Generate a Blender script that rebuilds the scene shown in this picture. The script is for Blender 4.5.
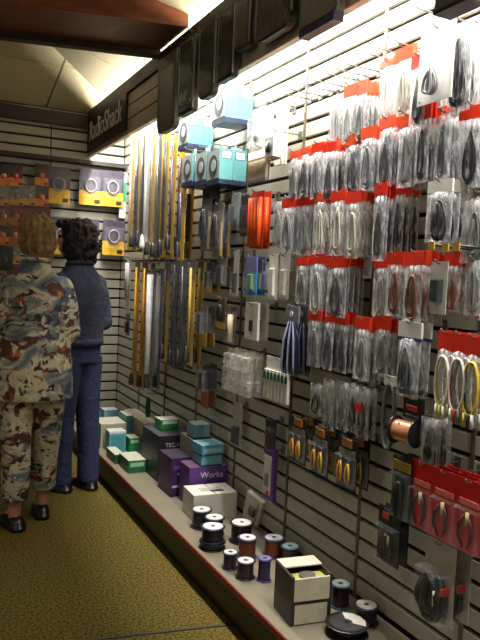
import bpy, bmesh, math, random
from mathutils import Vector, Matrix, Euler
random.seed(7)
for o in list(bpy.data.objects): bpy.data.objects.remove(o)
S = bpy.context.scene
COL = S.collection
PI = math.pi

# ---------------------------------------------------------------- camera
FPX, CZ = 680.0, 1.364
_d = Vector((-335, 58, -680)).normalized()                 # world +Y seen from the camera
_u = Vector((.045, 1, 0)); _u.z = -(_d.x*_u.x + _d.y*_u.y)/_d.z; _u.normalize()
_x = _d.cross(_u)
RC = Matrix((_x, _d, _u))
cam_d = bpy.data.cameras.new('camera'); cam = bpy.data.objects.new('camera', cam_d); COL.objects.link(cam)
cam_d.sensor_fit = 'VERTICAL'; cam_d.sensor_height = 24; cam_d.lens = 24*FPX/640; cam_d.clip_start = .05
cam.matrix_world = Matrix.Translation((0, 0, CZ)) @ RC.to_4x4()
S.camera = cam

# ---------------------------------------------------------------- world, light, exposure
W = bpy.data.worlds.new('world'); S.world = W; W.use_nodes = True
W.node_tree.nodes['Background'].inputs[0].default_value = (1, .95, .82, 1)
W.node_tree.nodes['Background'].inputs[1].default_value = .155
S.view_settings.view_transform = 'Standard'; S.view_settings.look = 'None'
S.view_settings.exposure = 0.0; S.view_settings.gamma = 1; S.view_settings.use_curve_mapping = False
try: S.cycles.transparent_max_bounces = 32
except Exception: pass
def area(name, loc, target, sx, sy, power, color=(1, 1, 1), spread=PI):
    l = bpy.data.lights.new(name, 'AREA'); l.shape = 'RECTANGLE'; l.size = sx; l.size_y = sy
    l.energy = power; l.color = color; l.spread = spread
    o = bpy.data.objects.new(name, l); COL.objects.link(o); o.location = loc
    v = Vector(target) - Vector(loc)
    # local x along world Y where possible
    z = -v.normalized(); x = Vector((0, 1, 0)); x = (x - z*x.dot(z)).normalized(); y = z.cross(x)
    o.matrix_world = Matrix.Translation(loc) @ Matrix((x, y, z)).transposed().to_4x4()
    return o
TUBE_Y = (4.55, 3.32, 2.09, .86)
WHT = (1, .985, .94)
for ty in TUBE_Y:
    area('header_tube_light', (1.445, ty, 2.475), (1.47, ty, 1.6), 1.15, .04, 8, WHT)
    area('header_tube_light', (1.335, ty, 2.475), (1.42, ty, 1.6), 1.15, .04, 28, WHT)
    area('header_tube_uplight', (1.445, ty, 2.525), (1.17, ty, 2.70), 1.15, .05, 16.0, WHT)
for ly in (4.3, 1.4):
    area('added_fill_light', (-1.9, ly, 3.30), (-1.9, ly, 0), 1.1, .55, 14, (1, .9, .72))  # unseen fill lamps, added to lift the ambient light of the room

# ---------------------------------------------------------------- helpers
XW, YB, ZP = 1.56, 5.36, .16          # slatwall face, back wall face, plinth top
PITCH, Z0 = .0753, .246
def ray(px, py): return RC @ Vector(((px-240)/FPX, (320-py)/FPX, -1))
def onX(px, py, X): r = ray(px, py); return r*(X/r.x) + Vector((0, 0, CZ))
def onY(px, py, Y): r = ray(px, py); return r*(Y/r.y) + Vector((0, 0, CZ))
def onZ(px, py, Z): r = ray(px, py); return r*((Z-CZ)/r.z) + Vector((0, 0, CZ))
def lin(c):
    out = []
    for v in c[:3]:
        v = v/255.
        out.append(v/12.92 if v <= .04045 else ((v+.055)/1.055)**2.4)
    return (*out, 1)
MATS = {}
def mat(name, rgb, rough=.5, metal=0, var=.12, scale=30, bump=0, spec=.5, emit=0):
    if name in MATS: return MATS[name]
    m = bpy.data.materials.new(name); m.use_nodes = True; nt = m.node_tree; N = nt.nodes; L = nt.links
    b = N['Principled BSDF']; b.inputs['Roughness'].default_value = rough; b.inputs['Metallic'].default_value = metal
    b.inputs['Specular IOR Level'].default_value = spec
    tc = N.new('ShaderNodeTexCoord'); nz = N.new('ShaderNodeTexNoise'); nz.inputs['Scale'].default_value = scale; nz.inputs['Detail'].default_value = 4
    L.new(tc.outputs['Object'], nz.inputs['Vector'])
    rp = N.new('ShaderNodeValToRGB'); c = lin(rgb)
    rp.color_ramp.elements[0].color = (*[max(0, v*(1-var)) for v in c[:3]], 1); rp.color_ramp.elements[0].position = .3
    rp.color_ramp.elements[1].color = (*[min(1, v*(1+var)) for v in c[:3]], 1); rp.color_ramp.elements[1].position = .7
    L.new(nz.outputs['Fac'], rp.inputs['Fac']); L.new(rp.outputs['Color'], b.inputs['Base Color'])
    if bump:
        bp = N.new('ShaderNodeBump'); bp.inputs['Strength'].default_value = bump; bp.inputs['Distance'].default_value = .01
        L.new(nz.outputs['Fac'], bp.inputs['Height']); L.new(bp.outputs['Normal'], b.inputs['Normal'])
    if emit:
        b.inputs['Emission Color'].default_value = lin(rgb); b.inputs['Emission Strength'].default_value = emit
    MATS[name] = m; return m
def film(name, tint=(240, 241, 242), opac=.27, rough=.18):
    if name in MATS: return MATS[name]
    m = bpy.data.materials.new(name); m.use_nodes = True; nt = m.node_tree; N = nt.nodes; L = nt.links
    b = N['Principled BSDF']; b.inputs['Base Color'].default_value = lin(tint); b.inputs['Roughness'].default_value = rough
    tc = N.new('ShaderNodeTexCoord'); nz = N.new('ShaderNodeTexNoise'); nz.inputs['Scale'].default_value = 38; nz.inputs['Detail'].default_value = 3
    mp = N.new('ShaderNodeMapping'); mp.inputs['Scale'].default_value = (1.6, 1, .5)
    L.new(tc.outputs['Object'], mp.inputs['Vector']); L.new(mp.outputs['Vector'], nz.inputs['Vector'])
    bp = N.new('ShaderNodeBump'); bp.inputs['Strength'].default_value = .7; bp.inputs['Distance'].default_value = .012
    L.new(nz.outputs['Fac'], bp.inputs['Height']); L.new(bp.outputs['Normal'], b.inputs['Normal'])
    rp = N.new('ShaderNodeValToRGB'); rp.color_ramp.elements[0].position = .45; rp.color_ramp.elements[1].position = .72
    rp.color_ramp.elements[0].color = (opac*.6,)*3+(1,); rp.color_ramp.elements[1].color = (min(1, opac*2.6),)*3+(1,)  # whiter streaks in the opacity paint glare on the plastic
    L.new(nz.outputs['Fac'], rp.inputs['Fac'])
    tr = N.new('ShaderNodeBsdfTransparent'); mx = N.new('ShaderNodeMixShader')
    L.new(rp.outputs['Color'], mx.inputs['Fac']); L.new(tr.outputs['BSDF'], mx.inputs[1]); L.new(b.outputs['BSDF'], mx.inputs[2])
    L.new(mx.outputs['Shader'], N['Material Output'].inputs['Surface'])
    MATS[name] = m; return m

class MB:
    def __init__(s): s.v = []; s.f = []
    def box(s, x0, x1, y0, y1, z0, z1):
        i = len(s.v)
        s.v += [(x0,y0,z0),(x1,y0,z0),(x1,y1,z0),(x0,y1,z0),(x0,y0,z1),(x1,y0,z1),(x1,y1,z1),(x0,y1,z1)]
        s.f += [tuple(i+k for k in q) for q in ((0,3,2,1),(4,5,6,7),(0,1,5,4),(1,2,6,5),(2,3,7,6),(3,0,4,7))]
        return s
    def hexa(s, pts):
        i = len(s.v); s.v += [tuple(p) for p in pts]
        s.f += [tuple(i+k for k in q) for q in ((0,3,2,1),(4,5,6,7),(0,1,5,4),(1,2,6,5),(2,3,7,6),(3,0,4,7))]
        return s
    def prism(s, pts, y0, y1):                     # outline in x,z (counter-clockwise seen from -Y), depth in y
        n = len(pts); i = len(s.v)
        s.v += [(p[0], y0, p[1]) for p in pts] + [(p[0], y1, p[1]) for p in pts]
        s.f += [tuple(i+k for k in range(n)), tuple(i+n+k for k in reversed(range(n)))]
        for k in range(n): s.f.append((i+k, i+n+k, i+n+(k+1) % n, i+(k+1) % n))
        return s
    def poly3(s, pts, off):                        # any planar polygon thickened by the vector off
        n = len(pts); i = len(s.v); off = Vector(off)
        s.v += [tuple(p) for p in pts] + [tuple(Vector(p)+off) for p in pts]
        s.f += [tuple(i+k for k in range(n)), tuple(i+n+k for k in reversed(range(n)))]
        for k in range(n): s.f.append((i+k, i+n+k, i+n+(k+1) % n, i+(k+1) % n))
        return s
    def rings(s, rings, closed=False, cap=True):
        i = len(s.v); n = len(rings[0]); m = len(rings)
        for r in rings: s.v += [tuple(p) for p in r]
        for a in range(m if closed else m-1):
            b = (a+1) % m
            for k in range(n):
                l = (k+1) % n
                s.f.append((i+a*n+k, i+a*n+l, i+b*n+l, i+b*n+k))
        if cap and not closed:
            s.f.append(tuple(i+k for k in reversed(range(n)))); s.f.append(tuple(i+(m-1)*n+k for k in range(n)))
        return s
    def tube(s, pts, r, n=6, closed=False):
        pts = [Vector(p) for p in pts]; m = len(pts); R = []
        rr = r if isinstance(r, (list, tuple)) else [r]*m
        prev = None
        for a in range(m):
            if closed: t = pts[(a+1) % m]-pts[a-1]
            else: t = pts[min(a+1, m-1)]-pts[max(a-1, 0)]
            if t.length < 1e-9: t = Vector((0, 0, 1))
            t.normalize()
            if prev is None:
                h = Vector((0, 0, 1)) if abs(t.z) < .9 else Vector((1, 0, 0))
                u = t.cross(h).normalized()
            else:
                u = (prev - t*prev.dot(t))
                u = u.normalized() if u.length > 1e-6 else prev
            w = t.cross(u); prev = u
            R.append([pts[a]+(u*math.cos(2*PI*k/n)+w*math.sin(2*PI*k/n))*rr[a] for k in range(n)])
        return s.rings(R, closed)
    def lathe(s, prof, n=20, c=(0, 0, 0), axis='z'):
        R = []
        for r, z in prof:
            ring = []
            for k in range(n):
                a = 2*PI*k/n; x, y = r*math.cos(a), r*math.sin(a)
                p = (x, y, z) if axis == 'z' else ((x, -z, y) if axis == 'y' else (z, x, y))
                ring.append((p[0]+c[0], p[1]+c[1], p[2]+c[2]))
            R.append(ring)
        return s.rings(R)
    def ball(s, c, r, n=10, m=7):
        rx, ry, rz = r if isinstance(r, (tuple, list)) else (r, r, r)
        R = []
        for a in range(m+1):
            t = PI*(a+.02 if a == 0 else a-.02 if a == m else a)/m
            R.append([(c[0]+rx*math.sin(t)*math.cos(2*PI*k/n), c[1]+ry*math.sin(t)*math.sin(2*PI*k/n), c[2]-rz*math.cos(t)) for k in range(n)])
        return s.rings(R)
    def mesh(s, name, m, smooth=False):
        me = bpy.data.meshes.new(name); me.from_pydata(s.v, [], s.f); me.update()
        if m: me.materials.append(m)
        if smooth:
            for p in me.polygons: p.use_smooth = True
        return me
    def build(s, name, m, parent=None, smooth=False):
        return link(name, s.mesh(name, m, smooth), parent)
def link(name, me, parent=None):
    o = bpy.data.objects.new(name, me); COL.objects.link(o)
    if parent is not None: o.parent = parent
    return o
def tag(o, label=None, cat=None, group=None, kind=None):
    if label: o['label'] = label
    if cat: o['category'] = cat
    if group: o['group'] = group
    if kind: o['kind'] = kind
    return o
def empty(name, loc=(0, 0, 0), rz=0):
    o = bpy.data.objects.new(name, None); COL.objects.link(o); o.location = loc; o.rotation_euler = (0, 0, rz); o.empty_display_size = .05
    return o
KIDS = {}
def kid(root):
    return [c for c in bpy.data.objects if c.parent == root]
def tree(o):                        # snapshot of the children, read once for each prototype
    if o.name not in KIDS: KIDS[o.name] = [(c, tree(c)) for c in kid(o)]
    return KIDS[o.name]
def copy_tree(o, parent=None):
    c = o.copy(); COL.objects.link(c); c.parent = parent
    for ch, _ in tree(o): copy_tree(ch, c)
    return c
USED = set()
def inst(proto, loc, rz, label, cat, group=None):
    first = proto.name not in USED
    USED.add(proto.name)
    if first: tree(proto); o = proto
    else: o = copy_tree(proto)
    o.location = loc; o.rotation_euler = (0, 0, rz)
    tag(o, label, cat, group)
    return o
ORD = ['first', 'second', 'third', 'fourth', 'fifth', 'sixth', 'seventh', 'eighth', 'ninth', 'tenth', 'eleventh', 'twelfth', 'thirteenth', 'fourteenth']
WR = -PI/2                           # products on the right wall: front (local -Y) looks along world -X
def text(name, body, size, m, parent, loc, rot, depth=.0015, align='LEFT', sx=1.0):
    cu = bpy.data.curves.new(name, 'FONT'); cu.body = body; cu.size = size; cu.extrude = depth; cu.align_x = align
    to = bpy.data.objects.new(name, cu); COL.objects.link(to)
    dg = bpy.context.evaluated_depsgraph_get(); me = bpy.data.meshes.new_from_object(to.evaluated_get(dg))
    bpy.data.objects.remove(to); me.materials.clear(); me.materials.append(m)
    o = link(name, me, parent); o.location = loc; o.rotation_euler = rot; o.scale = (sx, 1, 1)
    return o

# ---------------------------------------------------------------- materials
M_slat = mat('slat_laminate', (172, 168, 152), .42, var=.05, scale=9)
M_groove = mat('groove_shadow_brown', (14, 11, 10), .8)
M_strip = mat('wall_standard', (96, 86, 72), .5, metal=.2)
M_dark = mat('dark_brown_trim', (48, 38, 36), .6)
M_blackgrey = mat('charcoal_trim', (44, 42, 42), .55)
M_tile = mat('ceiling_tile', (200, 186, 148), .9, var=.06, scale=60)
M_grid = mat('ceiling_joint', (52, 44, 32), .8)
M_steel = mat('hook_steel', (112, 108, 104), .4, metal=.4)
M_black = mat('black_plastic', (20, 20, 22), .4)
M_white = mat('white_card', (225, 223, 215), .55, var=.05)
M_red = mat('red_header_card', (232, 52, 24), .4, var=.1)
M_orange = mat('orange_red_header_card', (242, 84, 40), .4, var=.1)
M_film = film('clear_bag_film')
M_blister = film('clear_blister', opac=.05, rough=.08)

# ---------------------------------------------------------------- the setting
def carpet():
    m = bpy.data.materials.new('olive_carpet'); m.use_nodes = True; nt = m.node_tree; N = nt.nodes; L = nt.links; b = N['Principled BSDF']
    b.inputs['Roughness'].default_value = .95; b.inputs['Specular IOR Level'].default_value = .1
    tc = N.new('ShaderNodeTexCoord'); n1 = N.new('ShaderNodeTexNoise'); n1.inputs['Scale'].default_value = 95; n1.inputs['Detail'].default_value = 3
    n2 = N.new('ShaderNodeTexNoise'); n2.inputs['Scale'].default_value = 1.6
    L.new(tc.outputs['Object'], n1.inputs['Vector']); L.new(tc.outputs['Object'], n2.inputs['Vector'])
    rp = N.new('ShaderNodeValToRGB'); e = rp.color_ramp.elements
    e[0].position = .36; e[0].color = lin((66, 55, 24)); e[1].position = .66; e[1].color = lin((126, 110, 54))
    L.new(n1.outputs['Fac'], rp.inputs['Fac'])
    mx = N.new('ShaderNodeMix'); mx.data_type = 'RGBA'; mx.blend_type = 'MULTIPLY'; mx.inputs['Factor'].default_value = .35
    L.new(rp.outputs['Color'], mx.inputs[6]); L.new(n2.outputs['Color'], mx.inputs[7]); L.new(mx.outputs[2], b.inputs['Base Color'])
    bp = N.new('ShaderNodeBump'); bp.inputs['Strength'].default_value = .8; bp.inputs['Distance'].default_value = .006
    L.new(n1.outputs['Fac'], bp.inputs['Height']); L.new(bp.outputs['Normal'], b.inputs['Normal'])
    return m
M_carpet = carpet()
fl = MB().box(-3.5, 1.62, -2, 5.42, -.05, 0).build('floor', M_carpet); tag(fl, 'olive brown speckled shop carpet', 'floor', kind='structure')
a, b_ = onZ(112, 638, 0), onZ(238, 624, 0)
dv = (b_-a).normalized(); pv = Vector((-dv.y, dv.x, 0))
q0 = a-dv*2.5; q1 = a+dv*((1.17-a.x)/dv.x)
sm = MB().hexa([q0-pv*.006, q1-pv*.006, q1+pv*.006, q0+pv*.006] + [p+Vector((0, 0, .004)) for p in (q0-pv*.006, q1-pv*.006, q1+pv*.006, q0+pv*.006)])
tag(sm.build('trim_1', M_dark), 'dark seam strip across the near carpet', 'trim', kind='structure')

# right slatwall
YJ = [-.6, .965, 1.51, 2.056, 2.597, 3.14, 3.685, 4.23, 4.775, YB]
wr = MB().box(XW+.012, XW+.06, -2, YB+.06, 0, 2.62).build('wall_right', M_groove)
tag(wr, 'cream slatwall along the right side of the aisle', 'wall', kind='structure')
SLC = {}
def slat(L, h, t=.012):
    k = (round(L, 4), round(h, 4))
    if k not in SLC:
        c = .0025
        SLC[k] = MB().hexa([(c, 0, -h/2+c), (L-c, 0, -h/2+c), (L-c, t, -h/2), (c, t, -h/2), (c, 0, h/2-c), (L-c, 0, h/2-c), (L-c, t, h/2), (c, t, h/2)]).mesh('slat', M_slat)
    return SLC[k]
SH = PITCH-.0135
for i in range(len(YJ)-1):
    for k in range(-1, 29):
        zc = Z0+(k+.5)*PITCH
        o = link('slat', slat(YJ[i+1]-YJ[i]-.004, SH), wr); o.location = (XW, YJ[i+1]-.002, zc); o.rotation_euler = (0, 0, WR)
for i, y in enumerate(YJ[1:-1]):
    t = MB().box(XW-.004, XW+.012, y-.008, y+.008, ZP, 2.6)
    for k in range(0, 32): t.box(XW-.0055, XW-.004, y-.003, y+.003, ZP+.02+k*PITCH, ZP+.05+k*PITCH)
    tag(t.build('trim_%d' % (i+2), M_strip), 'slotted metal standard between slatwall panels', 'trim', kind='structure')
# back slatwall
wb = MB().box(-3.5, XW+.06, YB+.012, YB+.06, 0, 2.75).build('wall_back', M_groove)
tag(wb, 'cream slatwall at the far end of the aisle', 'wall', kind='structure')
XJ = [-3.4, -.2, .40, .985, XW]
for i in range(len(XJ)-1):
    for k in range(-4, 31):
        zc = Z0+(k+.5)*PITCH
        if zc < .03: continue
        o = link('slat', slat(XJ[i+1]-XJ[i]-.004, SH), wb); o.location = (XJ[i]+.002, YB, zc)
t = MB().box(.977, .993, YB-.004, YB+.012, .02, 2.18); tag(t.build('trim_11', M_strip), 'metal standard on the far slatwall', 'trim', kind='structure')
t = MB().box(-3.4, XW, YB-.1, YB, 2.175, 2.205); tag(t.build('trim_12', M_dark), 'dark ledge across the far slatwall', 'trim', kind='structure')
t = MB().box(-3.4, 1.25, YB-.03, YB, 2.455, 2.555); tag(t.build('trim_13', M_dark), 'dark crown board over the far slatwall', 'trim', kind='structure')
# header fascia
FX = 1.27
fa = MB().box(FX+.006, FX+.022, -.6, YB, 2.25, 2.59).build('wall_header', M_groove)
tag(fa, 'slatwall header hanging over the right wall', 'header', kind='structure')
M_hslat = mat('header_slat', (180, 166, 144), .5, var=.05, scale=9)
for i in range(len(YJ)-1):
    for z0, z1, mm in ((2.25, 2.335, M_hslat), (2.345, 2.42, M_hslat), (2.43, 2.50, M_hslat)):
        L_ = YJ[i+1]-YJ[i]-.001
        me = MB().box(0, L_, 0, .006, z0, z1).mesh('slat', mm)
        o = link('slat', me, fa); o.location = (FX, YJ[i+1], 0); o.rotation_euler = (0, 0, WR)
MB().box(FX-.012, FX+.006, -.6, YB, 2.508, 2.59).build('top_board', M_blackgrey, fa)
MB().box(FX-.002, FX+.024, -.6, YB, 2.243, 2.2499).build('bottom_lip', mat('lit_lip_cream', (205, 190, 165), .5), fa)  # paler tone paints the light caught on the header's bottom edge

# sloped ceiling of tiles
S1, S2 = .30, .275
def zr(X): return 2.66+S1*(FX-X)
def zb(Y): return 2.575+S2*(YB-Y)
ZT = 3.36
XT = FX-(ZT-2.66)/S1; YT = YB-(ZT-2.575)/S2
ce = MB()
def hipY(X): return YB-(zr(X)-2.575)/S2       # where both slopes meet
ce.poly3([(XW, -2, zr(XW)+.03), (XW, hipY(XW), zr(XW)+.03), (XT, hipY(XT), ZT+.03), (XT, -2, ZT+.03)], (0, 0, .03))
ce.poly3([(XW, hipY(XW), zr(XW)+.03), (XW, YB+.06, zb(YB)+.03), (-3.5, YB+.06, zb(YB)+.03), (-3.5, YT, ZT+.03), (XT, YT, ZT+.03)], (0, 0, .03))
ce.poly3([(XT, -2, ZT+.03), (XT, YT, ZT+.03), (-3.5, YT, ZT+.03), (-3.5, -2, ZT+.03)], (0, 0, .03))
ceo = ce.build('ceiling', M_grid); tag(ceo, 'sloped cream tile ceiling', 'ceiling', kind='structure')
def clip(poly, fn):
    out = []
    for i in range(len(poly)):
        p, q = poly[i], poly[(i+1) % len(poly)]; fp, fq = fn(p), fn(q)
        if fp >= 0: out.append(p)
        if fp*fq < 0: t_ = fp/(fp-fq); out.append((p[0]+(q[0]-p[0])*t_, p[1]+(q[1]-p[1])*t_))
    return out
G = .006
def tiles(x0, x1, y0, y1, nx, ny, zf, fn):
    for i in range(nx):
        for j in range(ny):
            a0 = x0+(x1-x0)*i/nx+G; a1 = x0+(x1-x0)*(i+1)/nx-G; b0 = y0+(y1-y0)*j/ny+G; b1 = y0+(y1-y0)*(j+1)/ny-G
            p = [(a0, b0), (a1, b0), (a1, b1), (a0, b1)]
            for g in fn:
                if len(p) >= 3: p = clip(p, g)
            if len(p) < 3: continue
            MB().poly3([(x, y, zf(x, y)) for x, y in p], (0, 0, .028)).build('ceiling_tile', M_tile, ceo)
tiles(XT, XT+.6*5, -1.8, -1.8+.62*12, 5, 12, lambda x, y: zr(x), (lambda p: hipY(p[0])-.008-p[1], lambda p: XW-p[0]))
tiles(1.56-.62*8, 1.56, YB-.58*5, YB, 8, 5, lambda x, y: zb(y), (lambda p: p[1]-.008-hipY(p[0]), lambda p: p[1]-YT-.004))
tiles(XT-1.86, XT, -1.8, YT, 3, 7, lambda x, y: ZT, ())
# wooden bulkhead beam
def wood(name, c0, c1, sc=(1, 14, 14)):
    m = bpy.data.materials.new(name); m.use_nodes = True; nt = m.node_tree; N = nt.nodes; L = nt.links; b = N['Principled BSDF']; b.inputs['Roughness'].default_value = .38
    tc = N.new('ShaderNodeTexCoord'); mp = N.new('ShaderNodeMapping'); mp.inputs['Scale'].default_value = sc; nz = N.new('ShaderNodeTexNoise'); nz.inputs['Scale'].default_value = 3; nz.inputs['Detail'].default_value = 6
    rp = N.new('ShaderNodeValToRGB'); rp.color_ramp.elements[0].position = .3; rp.color_ramp.elements[0].color = lin(c0); rp.color_ramp.elements[1].position = .7; rp.color_ramp.elements[1].color = lin(c1)
    L.new(tc.outputs['Object'], mp.inputs['Vector']); L.new(mp.outputs['Vector'], nz.inputs['Vector']); L.new(nz.outputs['Fac'], rp.inputs['Fac']); L.new(rp.outputs['Color'], b.inputs['Base Color']); return m
M_wood = wood('reddish_wood', (96, 46, 22), (128, 66, 34))
def yf(X): return 3.73+.222*(1.25-X)
xa, xb = -3.3, FX-.014
def zt(X): return min(ZT, zr(X))-.003
bw = .46
bm_ = tag(empty('trim_14'), 'reddish brown wooden bulkhead beam below the ceiling', 'beam', kind='structure')
for (p, q) in ((xa, XT), (XT, xb)):
    MB().hexa([(p, yf(p)-bw, 2.60), (q, yf(q)-bw, 2.60), (q, yf(q), 2.60), (p, yf(p), 2.60), (p, yf(p)-bw, zt(p)), (q, yf(q)-bw, zt(q)), (q, yf(q), zt(q)), (p, yf(p), zt(p))]).build('beam_board', M_wood, bm_)
MB().hexa([(xa, yf(xa)-.05, 2.565), (xb, yf(xb)-.05, 2.565), (xb, yf(xb)+.012, 2.565), (xa, yf(xa)+.012, 2.565), (xa, yf(xa)-.05, 2.6), (xb, yf(xb)-.05, 2.6), (xb, yf(xb)+.012, 2.6), (xa, yf(xa)+.012, 2.6)]).build('beam_lip', M_dark, bm_)

# fluorescent fittings inside the header
M_tube = mat('fluorescent_tube', (255, 250, 240), .4, emit=3, var=0)
for i, ty in enumerate(TUBE_Y):
    r = empty('fluorescent_fitting', (XW, ty, 2.5))
    MB().box(-.075, -.001, -.6, .6, -.03, .03).build('housing', M_white, r)
    for tx in (-.115, -.225): MB().tube([(tx, -.56, 0), (tx, .56, 0)], .013, 10).build('tube', M_tube, r, True)
    for s_ in (-1, 1): MB().box(-.245, -.07, s_*.575-.012, s_*.575+.012, -.02, .02).build('tube_holder', M_white, r)
    tag(r, ['fluorescent fitting behind the far end of the header', 'second fluorescent fitting from the far corner, behind header', 'third fluorescent fitting from the far corner, behind header', 'fluorescent fitting behind the near end of the header'][i], 'light', 'header light fittings')
M_fillpanel = mat('fill_panel_diffuser', (255, 236, 205), .5, emit=2.0, var=0)  # glowing panels added out of view as room fill
for i, ly in enumerate((4.3, 1.4)):
    r = empty('added_fill_panel', (-1.9, ly, ZT))
    MB().box(-.3, .3, -.6, .6, -.02, -.001).build('diffuser', M_fillpanel, r)
    for s_ in (-1, 1):
        MB().box(-.33, .33, s_*.615-.015, s_*.615+.015, -.03, -.001).build('frame_rail', M_white, r)
        MB().box(s_*.315-.015, s_*.315+.015, -.6, .6, -.03, -.001).build('frame_rail', M_white, r)
    tag(r, ['added fill light panel over the far left of the shop', 'added fill light panel over the near left of the shop'][i], 'light', 'added fill light panels')

# header sign
sg = empty('store_sign', (FX-.013, 5.33, 2.26), WR)
MB().box(0, 1.02, -.004, .010, .012, .245).build('sign_board', mat('sign_black', (24, 24, 24), .5), sg)
M_sgl = mat('sign_letter_grey', (200, 198, 190), .5)
text('sign_lettering', 'RadioShack', .21, M_sgl, sg, (.06, -.006, .085), (PI/2, 0, 0), sx=.90)
tag(sg, 'black store sign with grey RadioShack lettering on the header', 'sign')

# plinth along the wall
PX = 1.16
pl = empty('display_plinth', (PX, 2.3, 0))
M_plt = mat('plinth_laminate', (126, 117, 98), .45, var=.05, scale=8)
MB().box(.004, XW-PX-.001, -2.9, YB-2.3-.001, .13, ZP).build('plinth_top', M_plt, pl)
MB().box(.012, XW-PX-.001, -2.9, YB-2.3-.001, 0, .13).build('kickboard', M_black, pl)
MB().box(-.004, .004, -2.9, YB-2.3-.001, .138, ZP+.001).build('edge_strip', mat('red_edge_strip', (112, 18, 24), .35), pl)
tag(pl, 'long low display plinth with red edge below the right slatwall', 'plinth')
# ---------------------------------------------------------------- people
def remesh(mb, voxel, name, m, parent, smooth=4, disp=None):
    me = mb.mesh(name+'_raw', None)
    bm = bmesh.new(); bm.from_mesh(me); bmesh.ops.recalc_face_normals(bm, faces=bm.faces); bm.to_mesh(me); bm.free()
    o = bpy.data.objects.new('tmp', me); COL.objects.link(o)
    r = o.modifiers.new('r', 'REMESH'); r.mode = 'VOXEL'; r.voxel_size = voxel
    if smooth:
        s_ = o.modifiers.new('s', 'SMOOTH'); s_.factor = .5; s_.iterations = smooth
    dg = bpy.context.evaluated_depsgraph_get(); out = bpy.data.meshes.new_from_object(o.evaluated_get(dg))
    bpy.data.objects.remove(o); out.name = name; out.materials.clear(); out.materials.append(m)
    for p in out.polygons: p.use_smooth = True
    if disp:
        for v in out.vertices: v.co += disp(v.co, v.normal)
    return link(name, out, parent)
def stack(mb, rows, n=24):           # rows of (x, y, z, rx, ry[, power])
    R = []
    for row in rows:
        x, y, z, rx, ry = row[:5]; e = 2.0/(row[5] if len(row) > 5 else 2.3)
        ring = []
        for k in range(n):
            a = 2*PI*k/n; c, s_ = math.cos(a), math.sin(a)
            ring.append((x+rx*math.copysign(abs(c)**e, c), y+ry*math.copysign(abs(s_)**e, s_), z))
        R.append(ring)
    mb.rings(R); return mb
def limb(mb, pts, rad, n=12):
    mb.tube(pts, rad, n)
    for p, r in zip(pts, rad): mb.ball(p, r*.995, 12, 8)
    return mb
def rotz(p, a, c=(0, 0)):
    x, y = p[0]-c[0], p[1]-c[1]; return (c[0]+x*math.cos(a)-y*math.sin(a), c[1]+x*math.sin(a)+y*math.cos(a), *p[2:])
def head(mb, c, yaw, s=1.0):
    """skull, jaw, nose, ears, brow and lips around centre c, looking along +Y turned by yaw"""
    def P(x, y, z): q = rotz((x*s, y*s, z*s), yaw); return (c[0]+q[0], c[1]+q[1], c[2]+q[2])
    mb.ball(P(0, -.012, .018), (.076*s, .092*s, .095*s), 18, 12)
    mb.ball(P(0, .022, -.03), (.062*s, .068*s, .082*s), 16, 10)
    mb.ball(P(0, .052, -.085), (.028*s, .028*s, .024*s))
    mb.tube([P(0, .085, .012), P(0, .102, -.022), P(0, .092, -.032)], [.008*s, .0155*s, .010*s], 8)
    mb.ball(P(0, .083, -.058), (.022*s, .012*s, .007*s)); mb.ball(P(0, .082, -.068), (.018*s, .012*s, .007*s))
    for e in (-1, 1):
        mb.ball(P(e*.078, -.008, -.012), (.010*s, .02*s, .031*s)); mb.ball(P(e*.03, .076, .028), (.02*s, .012*s, .008*s))
        mb.ball(P(e*.04, .06, -.02), (.022*s, .022*s, .02*s))
    return P
def hand(mb, w, d, up, side, s=1.0):
    """palm and five bent fingers; w wrist, d pointing dir, up back of the hand, side thumb side"""
    w, d, up, side = Vector(w), Vector(d).normalized(), Vector(up).normalized(), Vector(side).normalized()
    limb(mb, [w, w+d*.05*s, w+d*.085*s], [.024*s, .027*s, .024*s], 8)
    for k in (-1, 0, 1): mb.ball(w+d*.055*s+side*.018*k*s, (.022*s,)*3)
    for k, L_ in enumerate((.072, .08, .075, .058)):
        b0 = w+d*.085*s+side*(.03-.02*k)*s
        b1 = b0+d*L_*.5*s-up*.008*s; b2 = b1+d*L_*.3*s-up*.02*s; b3 = b2+d*L_*.14*s-up*.022*s
        limb(mb, [b0, b1, b2, b3], [.0095*s, .009*s, .008*s, .007*s], 8)
    t0 = w+d*.03*s+side*.03*s; limb(mb, [t0, t0+side*.025*s+d*.025*s-up*.008*s, t0+side*.03*s+d*.055*s-up*.016*s], [.012*s, .0105*s, .009*s], 8)
M_skin = mat('skin', (196, 140, 116), .5, var=.06, scale=12)
M_eye = mat('eye_dark', (40, 28, 22), .2)
def cloth_bump(m, scale=9, strength=.35):
    nt = m.node_tree; N = nt.nodes; L = nt.links; b = N['Principled BSDF']
    tc = N.new('ShaderNodeTexCoord'); nz = N.new('ShaderNodeTexNoise'); nz.inputs['Scale'].default_value = scale; nz.inputs['Detail'].default_value = 5; nz.inputs['Distortion'].default_value = 1.2
    bp = N.new('ShaderNodeBump'); bp.inputs['Strength'].default_value = strength; bp.inputs['Distance'].default_value = .05
    L.new(tc.outputs['Object'], nz.inputs['Vector']); L.new(nz.outputs['Fac'], bp.inputs['Height']); L.new(bp.outputs['Normal'], b.inputs['Normal'])
    return m
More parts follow.
